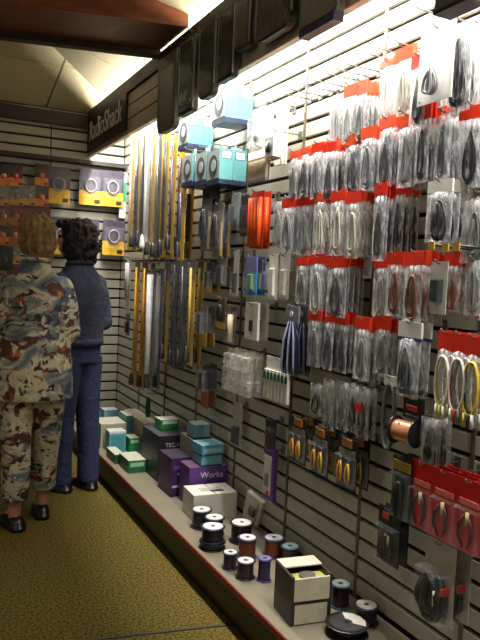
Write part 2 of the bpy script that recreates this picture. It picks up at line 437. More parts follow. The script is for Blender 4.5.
def floral(name, sc=1.0):
    m = bpy.data.materials.new(name); m.use_nodes = True; nt = m.node_tree; N = nt.nodes; L = nt.links; b = N['Principled BSDF']; b.inputs['Roughness'].default_value = .75
    tc = N.new('ShaderNodeTexCoord')
    def noise(scale, detail=4, dist=.6, mp=(1, 1, 1), off=(0, 0, 0)):
        q = N.new('ShaderNodeMapping'); q.inputs['Scale'].default_value = mp; q.inputs['Location'].default_value = off
        n = N.new('ShaderNodeTexNoise'); n.inputs['Scale'].default_value = scale*sc*.85; n.inputs['Detail'].default_value = detail; n.inputs['Distortion'].default_value = dist
        L.new(tc.outputs['Object'], q.inputs['Vector']); L.new(q.outputs['Vector'], n.inputs['Vector']); return n.outputs['Fac']
    def ramp(fac, stops, const=False):
        r = N.new('ShaderNodeValToRGB'); cr = r.color_ramp
        if const: cr.interpolation = 'CONSTANT'
        while len(cr.elements) < len(stops): cr.elements.new(.5)
        for e, (p, c) in zip(cr.elements, stops): e.position = p; e.color = c if len(c) == 4 else lin(c)
        L.new(fac, r.inputs['Fac']); return r.outputs['Color']
    def mix(f_, a_, b2):
        x = N.new('ShaderNodeMix'); x.data_type = 'RGBA'; L.new(f_, x.inputs['Factor']); L.new(a_, x.inputs[6]); L.new(b2, x.inputs[7]); return x.outputs[2]
    base = ramp(noise(6, 5, 1.0, (1, 1, 1.7)), [(.36, (62, 74, 92)), (.45, (126, 130, 126)), (.52, (196, 186, 156)), (.63, (178, 166, 126)), (.72, (80, 94, 74))])
    red = ramp(noise(11, 3, .8, (1, 1, 1.3), (3, 1, 2)), [(.52, (84, 40, 26)), (.62, (158, 70, 40)), (.72, (190, 140, 84))])
    mr = ramp(noise(8, 3, 1.5, (1, 1, 1.5), (7, 3, 1)), [(.55, (0, 0, 0, 1)), (.60, (1, 1, 1, 1))])
    dk = ramp(noise(14, 2, 2.0, (1, 1, 1), (1, 9, 4)), [(.3, (20, 22, 20)), (.7, (44, 50, 40))])
    md = ramp(noise(10, 4, 2.4, (1, 1, 1.2), (5, 5, 8)), [(.57, (0, 0, 0, 1)), (.61, (1, 1, 1, 1))])
    wh = ramp(noise(16, 2, 1.4, (1, 1, 1), (2, 6, 6)), [(.62, (0, 0, 0, 1)), (.65, (1, 1, 1, 1))])
    c = mix(mr, base, red); c = mix(md, c, dk)
    w_ = N.new('ShaderNodeRGB'); w_.outputs[0].default_value = lin((200, 190, 164)); c = mix(wh, c, w_.outputs[0])
    L.new(c, b.inputs['Base Color'])
    return cloth_bump(m, 7, .4)
M_floral = floral('floral_print')
M_denim = cloth_bump(mat('dark_denim', (44, 50, 66), .85, var=.25, scale=70), 8, .5)
M_jeans = cloth_bump(mat('blue_jeans', (42, 49, 82), .85, var=.2, scale=60), 6, .5)
M_blond = mat('ash_blond_hair', (136, 106, 66), .75, var=.5, scale=34, bump=.6)
M_brunet = mat('dark_brown_hair', (30, 20, 16), .85, var=.4, scale=40, bump=.6)
M_shoe = mat('black_leather', (22, 17, 18), .35)
def hairnoise(amp, f, s0):
    from mathutils import noise as mn
    return lambda co, n: n*amp*mn.noise(Vector((co.x*f+s0, co.y*f, co.z*f*.45)))

def shoe(name, m, parent, foot, yaw, L_=.25, clog=False):
    mb = MB(); c = foot
    def P(x, y, z): q = rotz((x, y, z), yaw); return (c[0]+q[0], c[1]+q[1], z)
    pts = [(-.045, -.034), (.0, -.04), (.07, -.038), (.13, -.046), (.175, -.04), (.198, -.018), (.2, .01), (.18, .038), (.12, .045), (.05, .037), (0, .037), (-.045, .032), (-.058, 0)]
    R = []
    for z, k in ((.0, .96), (.006, 1), (.022, 1), (.024, .96), (.045, .93), (.062 if not clog else .058, .82), (.072, .66)):
        R.append([P(py*k, (px-.07)*k+.07-.03, z if px < .1 or z < .03 else z*(.78 if px < .17 else .62)) for px, py in pts])
    mb.rings(R)
    o = mb.build(name, m, parent, True); return o

# -- woman in the floral outfit, seen from behind
w1 = empty('person', (.613, 3.685, 0), math.radians(4))
FL = [(-.088, -.055), (.088, .075)]                            # ankles
bd = MB()
stack(bd, [(0, 0, .80, .15, .10), (0, 0, .9, .155, .105), (0, 0, 1.0, .135, .095), (0, 0, 1.15, .15, .105), (0, 0, 1.22, .15, .1), (0, -.005, 1.29, .11, .07), (0, -.005, 1.37, .06, .055), (0, 0, 1.42, .052, .055), (0, .012, 1.48, .05, .055)])
head(bd, (.0, .025, 1.525), math.radians(14))
for s_, (fx, fy) in zip((-1, 1), FL):
    limb(bd, [(s_*.085, 0, .84), (s_*.09, .01+fy*.4, .46), (fx, fy, .24), (fx, fy, .08)], [.088, .056, .043, .034])
    limb(bd, [(fx, fy-.005, .055), (fx, fy+.06, .04), (fx+s_*.01, fy+.15, .026)], [.033, .031, .022])
    limb(bd, [(s_*.125, 0, 1.24), (s_*.18, -.015, 1.03), (s_*.13, .20, 1.06)], [.05, .038, .027])
    hand(bd, (s_*.13, .20, 1.06), (-s_*.45, .85, .2), (0, -.2, 1), (-s_*1, -.2, .2))
body = remesh(bd, .0095, 'body', M_skin, w1, 3)
sh = MB()
stack(sh, [(0, 0, .672, .212, .15), (0, 0, .70, .213, .152), (0, 0, .85, .206, .150), (0, 0, 1.0, .188, .140), (0, 0, 1.15, .184, .138), (0, 0, 1.23, .180, .130), (0, -.003, 1.30, .142, .105), (0, -.006, 1.35, .09, .082), (0, -.004, 1.385, .072, .070), (0, 0, 1.405, .066, .066)])
for s_ in (-1, 1):
    limb(sh, [(s_*.14, 0, 1.262), (s_*.168, -.006, 1.16), (s_*.186, -.018, 1.03), (s_*.17, .06, 1.035)], [.066, .066, .062, .054])
shirt = remesh(sh, .011, 'shirt', M_floral, w1, 3)
col = MB(); col.tube([(.07*math.cos(a*PI/10), .066*math.sin(a*PI/10)-.004, 1.395-.012*math.sin(a*PI/10)) for a in range(20)], .014, 8, True); col.build('collar', M_floral, shirt, True)
tr = MB()
stack(tr, [(0, 0, .70, .178, .125), (0, 0, .85, .17, .12), (0, 0, 1.0, .15, .11)])
for s_, (fx, fy) in zip((-1, 1), FL):
    stack(tr, [(fx, fy, .155, .066, .070), (fx, fy, .18, .069, .073), (fx*.98, fy*.9, .32, .073, .080), (s_*.088, fy*.5, .48, .080, .088), (s_*.088, fy*.15, .66, .093, .10), (s_*.085, 0, .8, .095, .108)])
trousers = remesh(tr, .0105, 'trousers', M_floral, w1, 3)
def hair1():
    h = MB(); c = (0, .025, 1.525)
    a_ = math.radians(14)
    def P(x, y, z): q = rotz((x, y, z), a_); return (c[0]+q[0], c[1]+q[1], c[2]+z)
    h.ball(P(0, -.024, .028), (.094, .102, .096), 18, 12); h.ball(P(0, -.052, -.035), (.088, .068, .082), 16, 10)
    h.ball(P(0, -.056, -.09), (.07, .046, .058)); h.ball(P(.064, -.012, -.03), (.026, .05, .06)); h.ball(P(-.064, -.012, -.03), (.026, .05, .06))
    h.ball(P(0, .05, .085), (.066, .04, .026))
    return h
remesh(hair1(), .006, 'hair', M_blond, w1, 3, hairnoise(.02, 36, 3))
for (fx, fy), yw in zip(FL, (.22, -.14)):
    shoe('clog', M_shoe, w1, (fx, fy), yw, clog=True)
tag(w1, 'blond person seen from behind in floral shirt and matching floral trousers', 'person')

# -- person in denim, turned to the left
w2 = empty('person', (.953, 4.16, 0), math.radians(24))
FD = [(-.075, .03), (.085, -.035)]
bd = MB()
stack(bd, [(0, 0, .82, .11, .09), (0, 0, .92, .12, .09), (0, 0, 1.02, .13, .095), (0, 0, 1.16, .148, .105), (0, 0, 1.23, .14, .1), (0, -.005, 1.30, .105, .07), (0, -.002, 1.39, .06, .055), (0, .006, 1.44, .05, .053), (0, .02, 1.5, .05, .055)])
hy = math.radians(38)
hp = head(bd, (-.02, .035, 1.548), hy)
for s_, (fx, fy) in zip((-1, 1), FD):
    limb(bd, [(s_*.07, 0, .86), (s_*.078, fy*.5, .47), (fx, fy, .25), (fx, fy, .085)], [.072, .056, .045, .034])
    limb(bd, [(fx, fy-.005, .055), (fx, fy+.06, .04), (fx+s_*.01, fy+.15, .026)], [.033, .031, .022])
    limb(bd, [(s_*.12, 0, 1.25), (s_*.175, -.03, 1.05), (s_*.12, .19, 1.02)], [.05, .038, .027])
    hand(bd, (s_*.12, .19, 1.02), (-s_*.4, .85, .25), (0, -.2, 1), (-s_*1, -.2, .2))
remesh(bd, .0095, 'body', M_skin, w2, 3)
for e in (-1, 1):
    MB().ball(hp(e*.031, .079, .012), .0105, 10, 8).build('eye', M_eye, w2, True)
jk = MB()
stack(jk, [(0, 0, .915, .160, .128), (0, 0, .95, .164, .13), (0, 0, 1.05, .160, .128), (0, 0, 1.17, .168, .132), (0, 0, 1.25, .172, .124), (0, -.003, 1.32, .140, .1), (0, -.004, 1.372, .10, .082), (0, 0, 1.405, .070, .068)])
for s_ in (-1, 1):
    limb(jk, [(s_*.135, 0, 1.285), (s_*.162, -.018, 1.17), (s_*.178, -.032, 1.045), (s_*.15, .08, 1.025), (s_*.127, .17, 1.02)], [.062, .058, .055, .048, .042])
jacket = remesh(jk, .0105, 'jacket', M_denim, w2, 3)
hb = MB(); R = []
for z, g in ((.905, 0), (.905, .008), (.95, .008), (.95, 0)):
    R.append([((.164+g)*math.cos(2*PI*k/28), (.130+g)*math.sin(2*PI*k/28), z) for k in range(28)])
hb.rings(R); hb.build('jacket_waistband', M_denim, jacket, True)
cl = MB(); cl.tube([(.074*math.cos(a*PI/10), .07*math.sin(a*PI/10)-.004, 1.4-.012*math.sin(a*PI/10)) for a in range(20)], .016, 8, True); cl.build('collar', M_denim, jacket, True)
jn = MB()
stack(jn, [(0, 0, .80, .148, .118), (0, 0, .88, .150, .118), (0, 0, 1.0, .14, .11)])
for s_, (fx, fy) in zip((-1, 1), FD):
    stack(jn, [(fx, fy, .05, .058, .074), (fx, fy, .09, .060, .074), (fx, fy*.9, .25, .058, .07), (s_*.08, fy*.5, .48, .066, .078), (s_*.08, 0, .7, .078, .096), (s_*.078, 0, .83, .085, .105)])
remesh(jn, .0105, 'jeans', M_jeans, w2, 3)
hr = MB(); c = (-.02, .035, 1.548)
def P2(x, y, z): q = rotz((x, y, z), hy); return (c[0]+q[0], c[1]+q[1], c[2]+z)
hr.ball(P2(0, -.03, .03), (.10, .105, .098), 18, 12); hr.ball(P2(0, -.06, -.05), (.105, .075, .09), 16, 10); hr.ball(P2(0, -.07, -.11), (.09, .055, .05))
hr.ball(P2(.078, -.03, -.05), (.035, .055, .085)); hr.ball(P2(-.078, -.03, -.05), (.035, .055, .085)); hr.ball(P2(0, .05, .088), (.07, .045, .03))
rr = random.Random(5)
for k in range(260):
    a = rr.uniform(0, 2*PI); e = rr.uniform(-1.0, 1.3)
    x, y, z = .108*math.cos(a)*math.cos(e), -.045+.108*math.sin(a)*math.cos(e), -.02+.14*math.sin(e)
    if y > .045 and z < .07: continue
    hr.ball(P2(x, y, z), rr.uniform(.011, .018), 8, 6)
remesh(hr, .0065, 'hair', M_brunet, w2, 2, hairnoise(.014, 48, 9))
for (fx, fy), yw in zip(FD, (.25, -.1)):
    shoe('shoe', M_shoe, w2, (fx, fy), yw)
tag(w2, 'dark curly-haired person in denim jacket and blue jeans beside the plinth', 'person')

# ---------------------------------------------------------------- product builders (front = local -Y, hang hole at the origin)
def cmat(rgb, rough=.5, metal=0, var=.12):
    return mat('paint_%d_%d_%d_%d' % (*rgb, int(rough*10)), rgb, rough, metal, var)
GREYC = {'black': (40, 40, 43), 'dark grey': (72, 72, 76), 'grey': (120, 121, 123), 'pale grey': (176, 176, 174), 'cream': (206, 200, 182), 'brown': (122, 72, 48), 'white': (226, 226, 222)}
def coil_pts(w, h, turns, seed, t):
    rr = random.Random(seed); pts = []
    n = 18
    for k in range(int(turns*n)):
        a = 2*PI*k/n; q = k/(turns*n)
        if k % n == 0: fx, fz, ox, oz = rr.uniform(.2, 1), rr.uniform(.8, 1), rr.uniform(-.16, .16), rr.uniform(-.06, .06)
        if turns <= 2: fx, fz, ox, oz = 1, 1, 0, 0
        s1, c1 = math.sin(a), math.cos(a)
        rx = w/2*fx*(.72-.28*c1 if turns > 2 else 1)*1.15+rr.uniform(-.001, .001); rz = h/2*fz
        pts.append((rx*math.copysign(abs(s1)**.8, s1)+ox*w*.5, (q-.5)*t, rz*c1+oz*h))
    return pts
def pouch(mb, w, z1, z0, t, nx=4, nz=6):
    R = []
    for j in range(nz+1):
        v = j/nz; z = z1+(z0-z1)*v; b = math.sin(PI*min(1, v*1.25+.06))*.9+.1 if v < .8 else math.sin(PI*(1-v)/.4)*.9+.1
        ring = []
        for i in range(nx+1):
            u = -1+2*i/nx; ring.append((u*w/2*(1-.05*b), -t/2*max(.06, b)*(1-u*u*.85), z))
        for i in range(nx, -1, -1):
            u = -1+2*i/nx; ring.append((u*w/2*(1-.05*b), t/2*max(.06, b)*(1-u*u*.85)+.0002, z))
        R.append(ring)
    mb.rings(R); return mb
BAGS = {}
def bag_proto(cable, w=.105, h=.215, hdr=M_red, hh=.042, turns=4, thick=.003, t=.013, seed=1, hname='red'):
    key = (cable, w, h, hname, hh, turns, thick, t, seed)
    if key in BAGS: return BAGS[key]
    r = empty('cable_bag')
    if hdr:
        MB().box(-w/2, w/2, -.0025, .0025, -hh+.012, .012).build('header_card', hdr, r)
    f_ = pouch(MB(), w*.98, -hh+.016, -h+.012, t).build('plastic_bag', M_film, r, True)
    cw, ch = w*.66, (h-hh)*.78
    cb = MB(); cb.tube([(x, y, z-hh-(h-hh)*.5+.004) for x, y, z in coil_pts(cw, ch, turns, seed, t*.62)], thick, 5)
    cb.build('cable_coil', cmat(GREYC[cable], .45), r, True)
    BAGS[key] = r; return r
HOOKS = {}
def hook_proto(L):
    L = round(L*100)/100
    if L in HOOKS: return HOOKS[L]
    r = empty('display_hook')
    MB().box(-.014, .014, -.004, 0, -.012, .022).build('hook_plate', M_steel, r)
    MB().tube([(0, -.004, .006), (0, -L+.015, .008), (0, -L+.004, .012), (0, -L, .02)], .0026, 6).build('hook_arm', M_steel, r, True)
    HOOKS[L] = r; return r
def on_wall(px, py, out): return onX(px, py, XW-out)
def hang(px, py, n, proto, out, what, rowname, i, dx=None, cat='cable bag', hookdesc=None, group=None):
    """hook on the right wall with n copies of a pack; px,py = top centre of the front one"""
    p = on_wall(px, py, out); L = out+.016
    z = p.z-.012
    inst(hook_proto(L), (XW, p.y, z-.001), WR, hookdesc or 'silver wire hook, %s from the left in the %s' % (ORD[i], rowname), 'hook', 'slatwall hooks')
    step = dx or min(.020, (out-.018)/max(1, n))
    rr = random.Random(int(px*7+py))
    for k in range(n):
        X = XW-out+k*step
        wt = what
        if isinstance(proto, list) and k % 2 and i % 2: wt = what.replace('red header', 'ora_').replace('orange header', 'red header').replace('ora_', 'orange header')
        o = inst(proto[k % 2] if isinstance(proto, list) else proto, (X, p.y+rr.uniform(-.006, .006), z+rr.uniform(-.009, .009)), WR+rr.uniform(-.07, .07),
             '%s %s, %s hook, %s' % ('front' if k == 0 else ORD[k], wt.replace('clear ', ''), ORD[i], rowname), cat, group or rowname)
B = bag_proto
def row(rowname, lst):
    ys = [on_wall(e[0], e[1], e[3]).y for e in lst]
    for i, (px, py, n, out, what, spec) in enumerate(lst):
        gap = min([abs(ys[i]-y) for j, y in enumerate(ys) if j != i])
        sp = dict(spec); sp['w'] = round(max(.06, min(sp['w'], gap*.90)), 3)
        other = dict(sp); other['seed'] += 40; other['H'] = {'red': O, 'orange': RD}.get(sp['H'][0], NO) if i % 2 else sp['H']
        hang(px, py, n, [mkbag(**sp), mkbag(**other)], out, what, rowname, i)
O, RD, NO = ('orange', M_orange), ('red', M_red), ('none', None)
def mkbag(c, w, h, H, hh, turns, thick, t, seed): return B(c, w, h, H[1], hh, turns, thick, t, seed, H[0])
def bag(c, w=.105, h=.215, H=RD, hh=.042, turns=4, thick=.0034, t=.012, seed=1): return dict(c=c, w=w, h=h, H=H, hh=hh*.84, turns=turns+3, thick=thick, t=t, seed=seed)
SH_ = .205
row('top cable row', [
    (338, 92, 3, .10, 'clear bag of white cord', bag('pale grey', .11, .2, NO, .03, 3)),
    (350, 84, 4, .12, 'clear bag of grey cord, orange header', bag('pale grey', .11, .21, O, .05, 3)),
    (362, 80, 4, .12, 'clear bag of pale cord, orange header', bag('grey', .11, .215, O, .055, 3, seed=2)),
    (388, 60, 2, .09, 'clear bag of white cord, orange header', bag('white', .10, .22, O, .03, 3, seed=3)),
    (404, 46, 2, .12, 'clear bag of cream cord, orange header', bag('cream', .10, .22, O, .05, 3, seed=4)),
    (419, 54, 5, .14, 'clear bag of black cord, red header', bag('dark grey', .075, .22, RD, .05, 5, seed=5)),
])
row('second cable row', [
    (294, 151, 5, .13, 'clear bag of grey cable, orange header', bag('grey', .10, .2, O, .035)),
    (306, 147, 5, .13, 'clear bag of dark cable, orange header', bag('dark grey', .10, .2, O, .035, seed=2)),
    (318, 142, 5, .13, 'clear bag of grey cable, red header', bag('grey', .10, .215, RD, .04, 5, seed=3)),
    (331, 140, 5, .13, 'clear bag of dark cable, red header', bag('dark grey', .10, .215, RD, .04, 5, seed=4)),
    (354, 133, 4, .12, 'clear bag of grey coiled cable, orange header', bag('dark grey', .12, .22, O, .045, 6, seed=5)),
    (370, 125, 5, .13, 'clear bag of thin grey cable, orange header', bag('grey', .11, .22, O, .045, 4, seed=6)),
    (387, 117, 5, .13, 'clear bag of heavy grey cable, orange header', bag('dark grey', .11, .23, O, .045, 6, seed=7)),
    (407, 113, 5, .13, 'clear bag of long grey cable, orange header', bag('grey', .10, .23, O, .045, 4, seed=8)),
    (424, 105, 5, .13, 'clear bag of black cable, red header', bag('black', .10, .24, RD, .055, 6, seed=9)),
    (444, 110, 6, .13, 'clear bag of dark cable without header', bag('dark grey', .11, .22, NO, .03, 6, seed=10)),
    (473, 103, 4, .12, 'clear bag of thick cable, red header', bag('black', .13, .23, RD, .042, 7, seed=11)),
])
row('third cable row', [
    (279, 198, 4, .11, 'clear bag of pale cable', bag('pale grey', .09, .22, NO, .03, 3)),
    (289, 197, 5, .13, 'clear bag of grey cable, red header', bag('grey', .11, .23, RD, .045, 4, seed=2)),
    (306, 196, 5, .12, 'clear bag of mid grey cable, red header', bag('grey', .11, .24, RD, .045, 4, seed=3)),
    (322, 193, 5, .13, 'clear bag of cream cable, orange header', bag('cream', .11, .24, O, .045, 4, seed=4)),
    (338, 191, 5, .13, 'clear bag of white cable, red header', bag('cream', .11, .24, RD, .045, 4, seed=5)),
    (354, 189, 5, .13, 'clear bag of ivory cable, red header', bag('cream', .11, .24, RD, .05, 4, seed=6)),
    (381, 184, 6, .14, 'clear bag of thick dark cable, red header', bag('dark grey', .13, .26, RD, .048, 7, seed=7)),
    (401, 182, 4, .10, 'clear bag of black cable, red header', bag('black', .12, .26, RD, .048, 7, seed=8)),
    (478, 190, 3, .10, 'clear bag of grey coiled cable', bag('grey', .11, .2, NO, .03, 6, seed=9)),
])
row('fourth cable row', [
    (303, 256, 5, .13, 'clear bag of pale grey cable, red header', bag('grey', .11, .19, RD, .042, 3)),
    (318, 256, 5, .13, 'clear bag of white cable, red header', bag('pale grey', .11, .24, RD, .042, 3, seed=2)),
    (338, 256, 5, .13, 'clear bag of dark cable, red header', bag('dark grey', .12, .22, RD, .042, 6, seed=3)),
    (381, 255, 3, .12, 'clear bag of white cable, red header', bag('pale grey', .11, .2, RD, .042, 3, seed=4)),
    (396, 254, 4, .13, 'clear bag of brown cord, red header', bag('brown', .12, .21, RD, .048, 4, seed=5)),
    (416, 252, 5, .14, 'clear bag of thick brown cord, red header', bag('brown', .13, .22, RD, .05, 6, .004, seed=6)),
    (455, 254, 3, .10, 'narrow bag of brown cord, red header', bag('brown', .07, .18, RD, .05, 4, seed=7)),
    (475, 258, 3, .10, 'clear bag of grey cable', bag('grey', .11, .17, NO, .02, 5, seed=8)),
])
row('fifth cable row', [
    (315, 312, 4, .13, 'clear bag of grey cable, red header', bag('grey', .11, .22, RD, .045, 4)),
    (331, 312, 4, .13, 'clear bag of black cable, red header', bag('dark grey', .11, .22, RD, .045, 5, seed=2)),
    (344, 314, 4, .12, 'clear bag of dark grey cable, red header', bag('dark grey', .11, .22, RD, .05, 5, seed=3)),
    (362, 318, 4, .14, 'clear bag of pale grey cable, red header', bag('grey', .12, .22, RD, .05, 3, seed=4)),
    (384, 317, 4, .12, 'clear bag of thin grey cable, red header', bag('grey', .10, .2, RD, .055, 5, seed=5)),
])
# ------------------------------------------------ single packs on their own hooks
def one(px, py, proto, out, label, cat, hooklabel=None, n=1, dx=.042, group=None):
    p = on_wall(px, py, out); z = p.z-.012
    inst(hook_proto(out+.016), (XW, p.y, z-.001), WR, hooklabel or 'silver wire hook holding the '+label, 'hook', 'slatwall hooks')
    for k in range(n):
        inst(proto, (XW-out+k*dx, p.y, z), WR+random.uniform(-.05, .05), label if k == 0 else (['', 'second', 'third'][k]+' pack behind the '+label), cat, group)
def card(w, h, rgb, name='carded_pack', t=.003):
    r = empty(name); MB().box(-w/2, w/2, 0, t, -h+.014, .014).build('backing_card', cmat(rgb, .5), r); return r
def blis(r, w, z1, z0, t=.02, m=None):
    MB().hexa([(-w/2, -t, z0+.006), (w/2, -t, z0+.006), (w/2+.004, -.0004, z0), (-w/2-.004, -.0004, z0), (-w/2, -t, z1-.006), (w/2, -t, z1-.006), (w/2+.004, -.0004, z1), (-w/2-.004, -.0004, z1)]).build('blister', m or M_blister, r)
def loop(r, name, w, h, zc, rgb, thick=.004, turns=3, y=-.012, t=.012, seed=1):
    return MB().tube([(x, yy+y, z+zc) for x, yy, z in coil_pts(w, h, turns, seed, t)], thick, 6).build(name, cmat(rgb, .4), r, True)
def block(r, name, x0, x1, z0, z1, rgb, y0=-.012, y1=-.0005, rough=.4):
    c = min(.004, (x1-x0)*.2)
    return MB().hexa([(x0+c, y0, z0+c), (x1-c, y0, z0+c), (x1, y1, z0), (x0, y1, z0), (x0+c, y0, z1-c), (x1-c, y0, z1-c), (x1, y1, z1), (x0, y1, z1)]).build(name, cmat(rgb, rough), r)
def rod(r, name, x, z1, z0, rad, rgb, y=-.008, metal=0, rough=.35, n=8):
    return MB().tube([(x, y, z1), (x, y, z0)], rad, n).build(name, cmat(rgb, rough, metal), r, True)
def pliers(r, zc, rgb, s=1.0):
    for e in (-1, 1):
        MB().tube([(e*.004*s, -.01, zc+.045*s), (e*.012*s, -.012, zc+.01*s), (e*.017*s, -.012, zc-.025*s), (e*.009*s, -.01, zc-.055*s)], [.004*s, .0065*s, .007*s, .005*s], 6).build('handle', cmat(rgb, .4), r, True)
    MB().prism([(-.009*s, zc+.04*s), (.009*s, zc+.04*s), (.004*s, zc+.075*s), (-.004*s, zc+.075*s)], -.014, -.004).build('jaw', M_steel, r)
# big coil pack and grey bag at the top right
p = empty('coil_cord_pack'); MB().box(-.075, .075, 0, .003, -.21, .014).build('backing_card', M_white, p)
loop(p, 'cord_coil', .07, .075, -.15, (120, 120, 122), .005, 4, -.016, .016); blis(p, .12, -.09, -.2, .04)
one(438, 26, p, .15, 'white carded coiled cord pack beside the black cord bags', 'cord pack')
p = mkbag(**bag('black', .12, .27, NO, .03, 8, .004, .02, 21)); one(461, 18, p, .13, 'large bag of black cable at the top right', 'cable bag', n=2, dx=.03)
p = card(.12, .31, (196, 190, 176), 'tall_card'); rod(p, 'red_lead', -.02, -.09, -.25, .005, (170, 40, 34)); rod(p, 'dark_lead', .015, -.09, -.25, .004, (90, 40, 44)); blis(p, .10, -.06, -.28, .02, M_film)
one(480, 22, p, .05, 'tall grey card with red leads at the right edge', 'lead pack')
p = empty('cable_pouch'); MB().box(-.052, .052, -.003, .003, -.024, .012).build('header_label', M_white, p); pouch(MB(), .11, -.02, -.17, .02).build('plastic_bag', M_film, p, True)
loop(p, 'cable_coil', .085, .12, -.10, (44, 44, 50), .004, 7, 0, .014, 4)
one(441, 180, p, .15, 'single bagged grey cable with white label on bare slatwall', 'cable bag', n=3, dx=.03)
p = card(.07, .16, (200, 198, 188), 'small_card'); block(p, 'adapter', -.02, .02, -.11, -.04, (40, 56, 54), -.02); blis(p, .055, -.03, -.13, .024)
one(440, 262, p, .11, 'pack with dark green adapter beside the brown cords', 'adapter pack')
p = card(.05, .08, (214, 212, 204), 'small_card'); block(p, 'plug', -.012, .012, -.055, -.02, (150, 150, 150), -.012)
one(368, 257, p, .06, 'tiny white card pack between two red header groups', 'small pack')
# white label coil and coloured cable loops, fifth row right
p = empty('cable_hank'); MB().box(-.055, .055, -.004, .004, -.036, .012).build('header_label', M_white, p); MB().box(-.055, .055, -.0045, .0045, -.046, -.0365).build('label_band', cmat((60, 50, 110)), p)
loop(p, 'cable_coil', .085, .15, -.135, (88, 92, 92), .005, 9, 0, .03, 3); pouch(MB(), .105, -.04, -.225, .04).build('plastic_bag', M_film, p, True)
one(411, 322, p, .14, 'grey cable hank in a bag with white label', 'cable hank', n=2, dx=.04)
for i, (px, py, cols) in enumerate(((446, 331, ((220, 218, 206), (208, 190, 60), (220, 218, 206))), (461, 333, ((226, 224, 214), (186, 34, 30), (96, 120, 80))), (475, 336, ((220, 186, 50), (40, 40, 44), (220, 218, 206))))):
    p = empty('audio_cable'); MB().box(-.029, .029, -.0025, .0025, -.045, .012).build('header_card', M_red, p); pouch(MB(), .058, -.04, -.24, .02).build('plastic_bag', M_film, p, True)
    for k, c in enumerate(cols): loop(p, 'cable_loop', .050-.009*k, .15-.012*k, -.135, c, .0032, 2, -.004+.004*k, .008, 5+k)
    for k, c in enumerate(cols): rod(p, 'plug', -.015+.015*k, -.205, -.245, .0045, c, -.006)
    one(px, py, p, .15, ['white and yellow looped audio cable under red header', 'white and red looped audio cable under red header', 'yellow and black looped audio cable under red header'][i], 'audio cable', n=2, dx=.03, group='looped audio cables')
# sixth row: clips and small bags
for i, (px, py, c, h_, lab) in enumerate(((317, 384, (40, 40, 42), .12, 'short black clip lead bag under the fifth row'), (330, 380, (150, 150, 148), .19, 'pale grey clip lead bag'), (343, 382, (120, 118, 116), .18, 'grey clip lead bag beside the red tab one'), (354, 386, (58, 56, 58), .17, 'dark clip lead bag'), (364, 388, (44, 42, 44), .18, 'black clip lead bag with red tab'))):
    p = empty('clip_lead_bag'); pouch(MB(), .085, .012, -h_+.012, .014).build('plastic_bag', M_film, p, True)
    loop(p, 'lead', .05, h_*.62, -h_*.5, c, .0038, 3, 0, .01, i+2)
    for e in (-1, 1): MB().tube([(e*.012, 0, -h_+.055), (e*.016, -.002, -h_+.03), (e*.008, -.002, -h_+.02)], [.003, .005, .003], 6).build('clip', M_steel, p, True)
    if i == 4: MB().box(-.03, .0, -.012, -.008, -.075, -.045).build('red_tab', M_red, p)
    one(px, py, p, .11, lab, 'clip lead', n=2, dx=.03, group='clip lead bags')
p = empty('cable_hank'); loop(p, 'cable_loop', .05, .22, -.12, (120, 120, 118), .005, 2, 0, .012, 2); MB().box(-.03, .03, -.003, .003, -.02, .012).build('header_label', M_white, p)
one(391, 376, p, .12, 'long thin grey cable loop left of the copper spool', 'cable hank')
p = card(.10, .07, (34, 30, 32), 'dark_card'); block(p, 'red_stripe', -.035, .02, -.03, -.012, (178, 44, 30), -.004); block(p, 'blue_stripe', -.035, .03, -.05, -.04, (40, 60, 90), -.004)
one(414, 398, p, .13, 'dark card with red stripe above the copper spool', 'carded pack')
p = mkbag(**bag('black', .09, .17, NO, .02, 8, .0035, .03, 31)); one(432, 414, p, .13, 'black cable bag right of the copper spool', 'cable bag', n=2, dx=.04)
def spool_parts(r, rf, rc, h, wire, top, flange, axis='z', n=22, hole=.008):
    ft = .005
    MB().lathe([(hole, 0), (rf, 0), (rf, ft), (hole, ft)], n, axis=axis).build('flange', cmat(flange, .35), r, True) if False else None
    a_ = MB().lathe([(rc*.9, 0), (rf*.97, 0), (rf, .0015), (rf, ft-.001), (rf*.97, ft), (rc*.9, ft)], n, axis=axis).build('bottom_flange', cmat(flange, .35), r)
    prof = []; m_ = max(5, int(h/.006))
    for k in range(m_+1):
        z = ft+(h-2*ft)*k/m_
        prof += [(rc*(1.0 if k % 2 else .955), z)]
    MB().lathe([(rc*.5, ft)]+prof+[(rc*.5, h-ft)], n, axis=axis).build('wire_winding', cmat(wire, .32, .3 if wire[0] > 90 else 0), r, True)
    t_ = MB().lathe([(rc*.9, h-ft), (rf*.97, h-ft), (rf, h-ft+.0015), (rf, h-.001), (rf*.97, h), (hole, h)], n, axis=axis).build('top_flange', cmat(flange, .3), r)
    MB().lathe([(hole*1.2, h+.0001), (rf*.80, h+.0001), (rf*.80, h+.0008), (hole*1.2, h+.0008)], n, axis=axis).build('paper_label', cmat(top, .5), t_)
    MB().lathe([(hole*.05, h-.002), (hole*1.15, h-.002), (hole*1.15, h+.0012), (hole*.05, h+.0012)], 12, axis=axis).build('core_hole', M_black, t_)
    return r
sp = empty('copper_wire_spool'); spool_parts(sp, .045, .034, .085, (196, 134, 96), (30, 28, 30), (26, 24, 26), 'x')
pc = onX(400, 428, 1.43)
inst(hook_proto(.17), (XW, pc.y-.04, pc.z+.010), WR, 'silver wire hook carrying the copper wire spool', 'hook', 'slatwall hooks')
sp.location = (1.405, pc.y-.005, pc.z+.0); sp.rotation_euler = (0, 0, -PI/2+.25)
tag(sp, 'spool of bright copper wire with black end hanging on slatwall', 'wire spool')
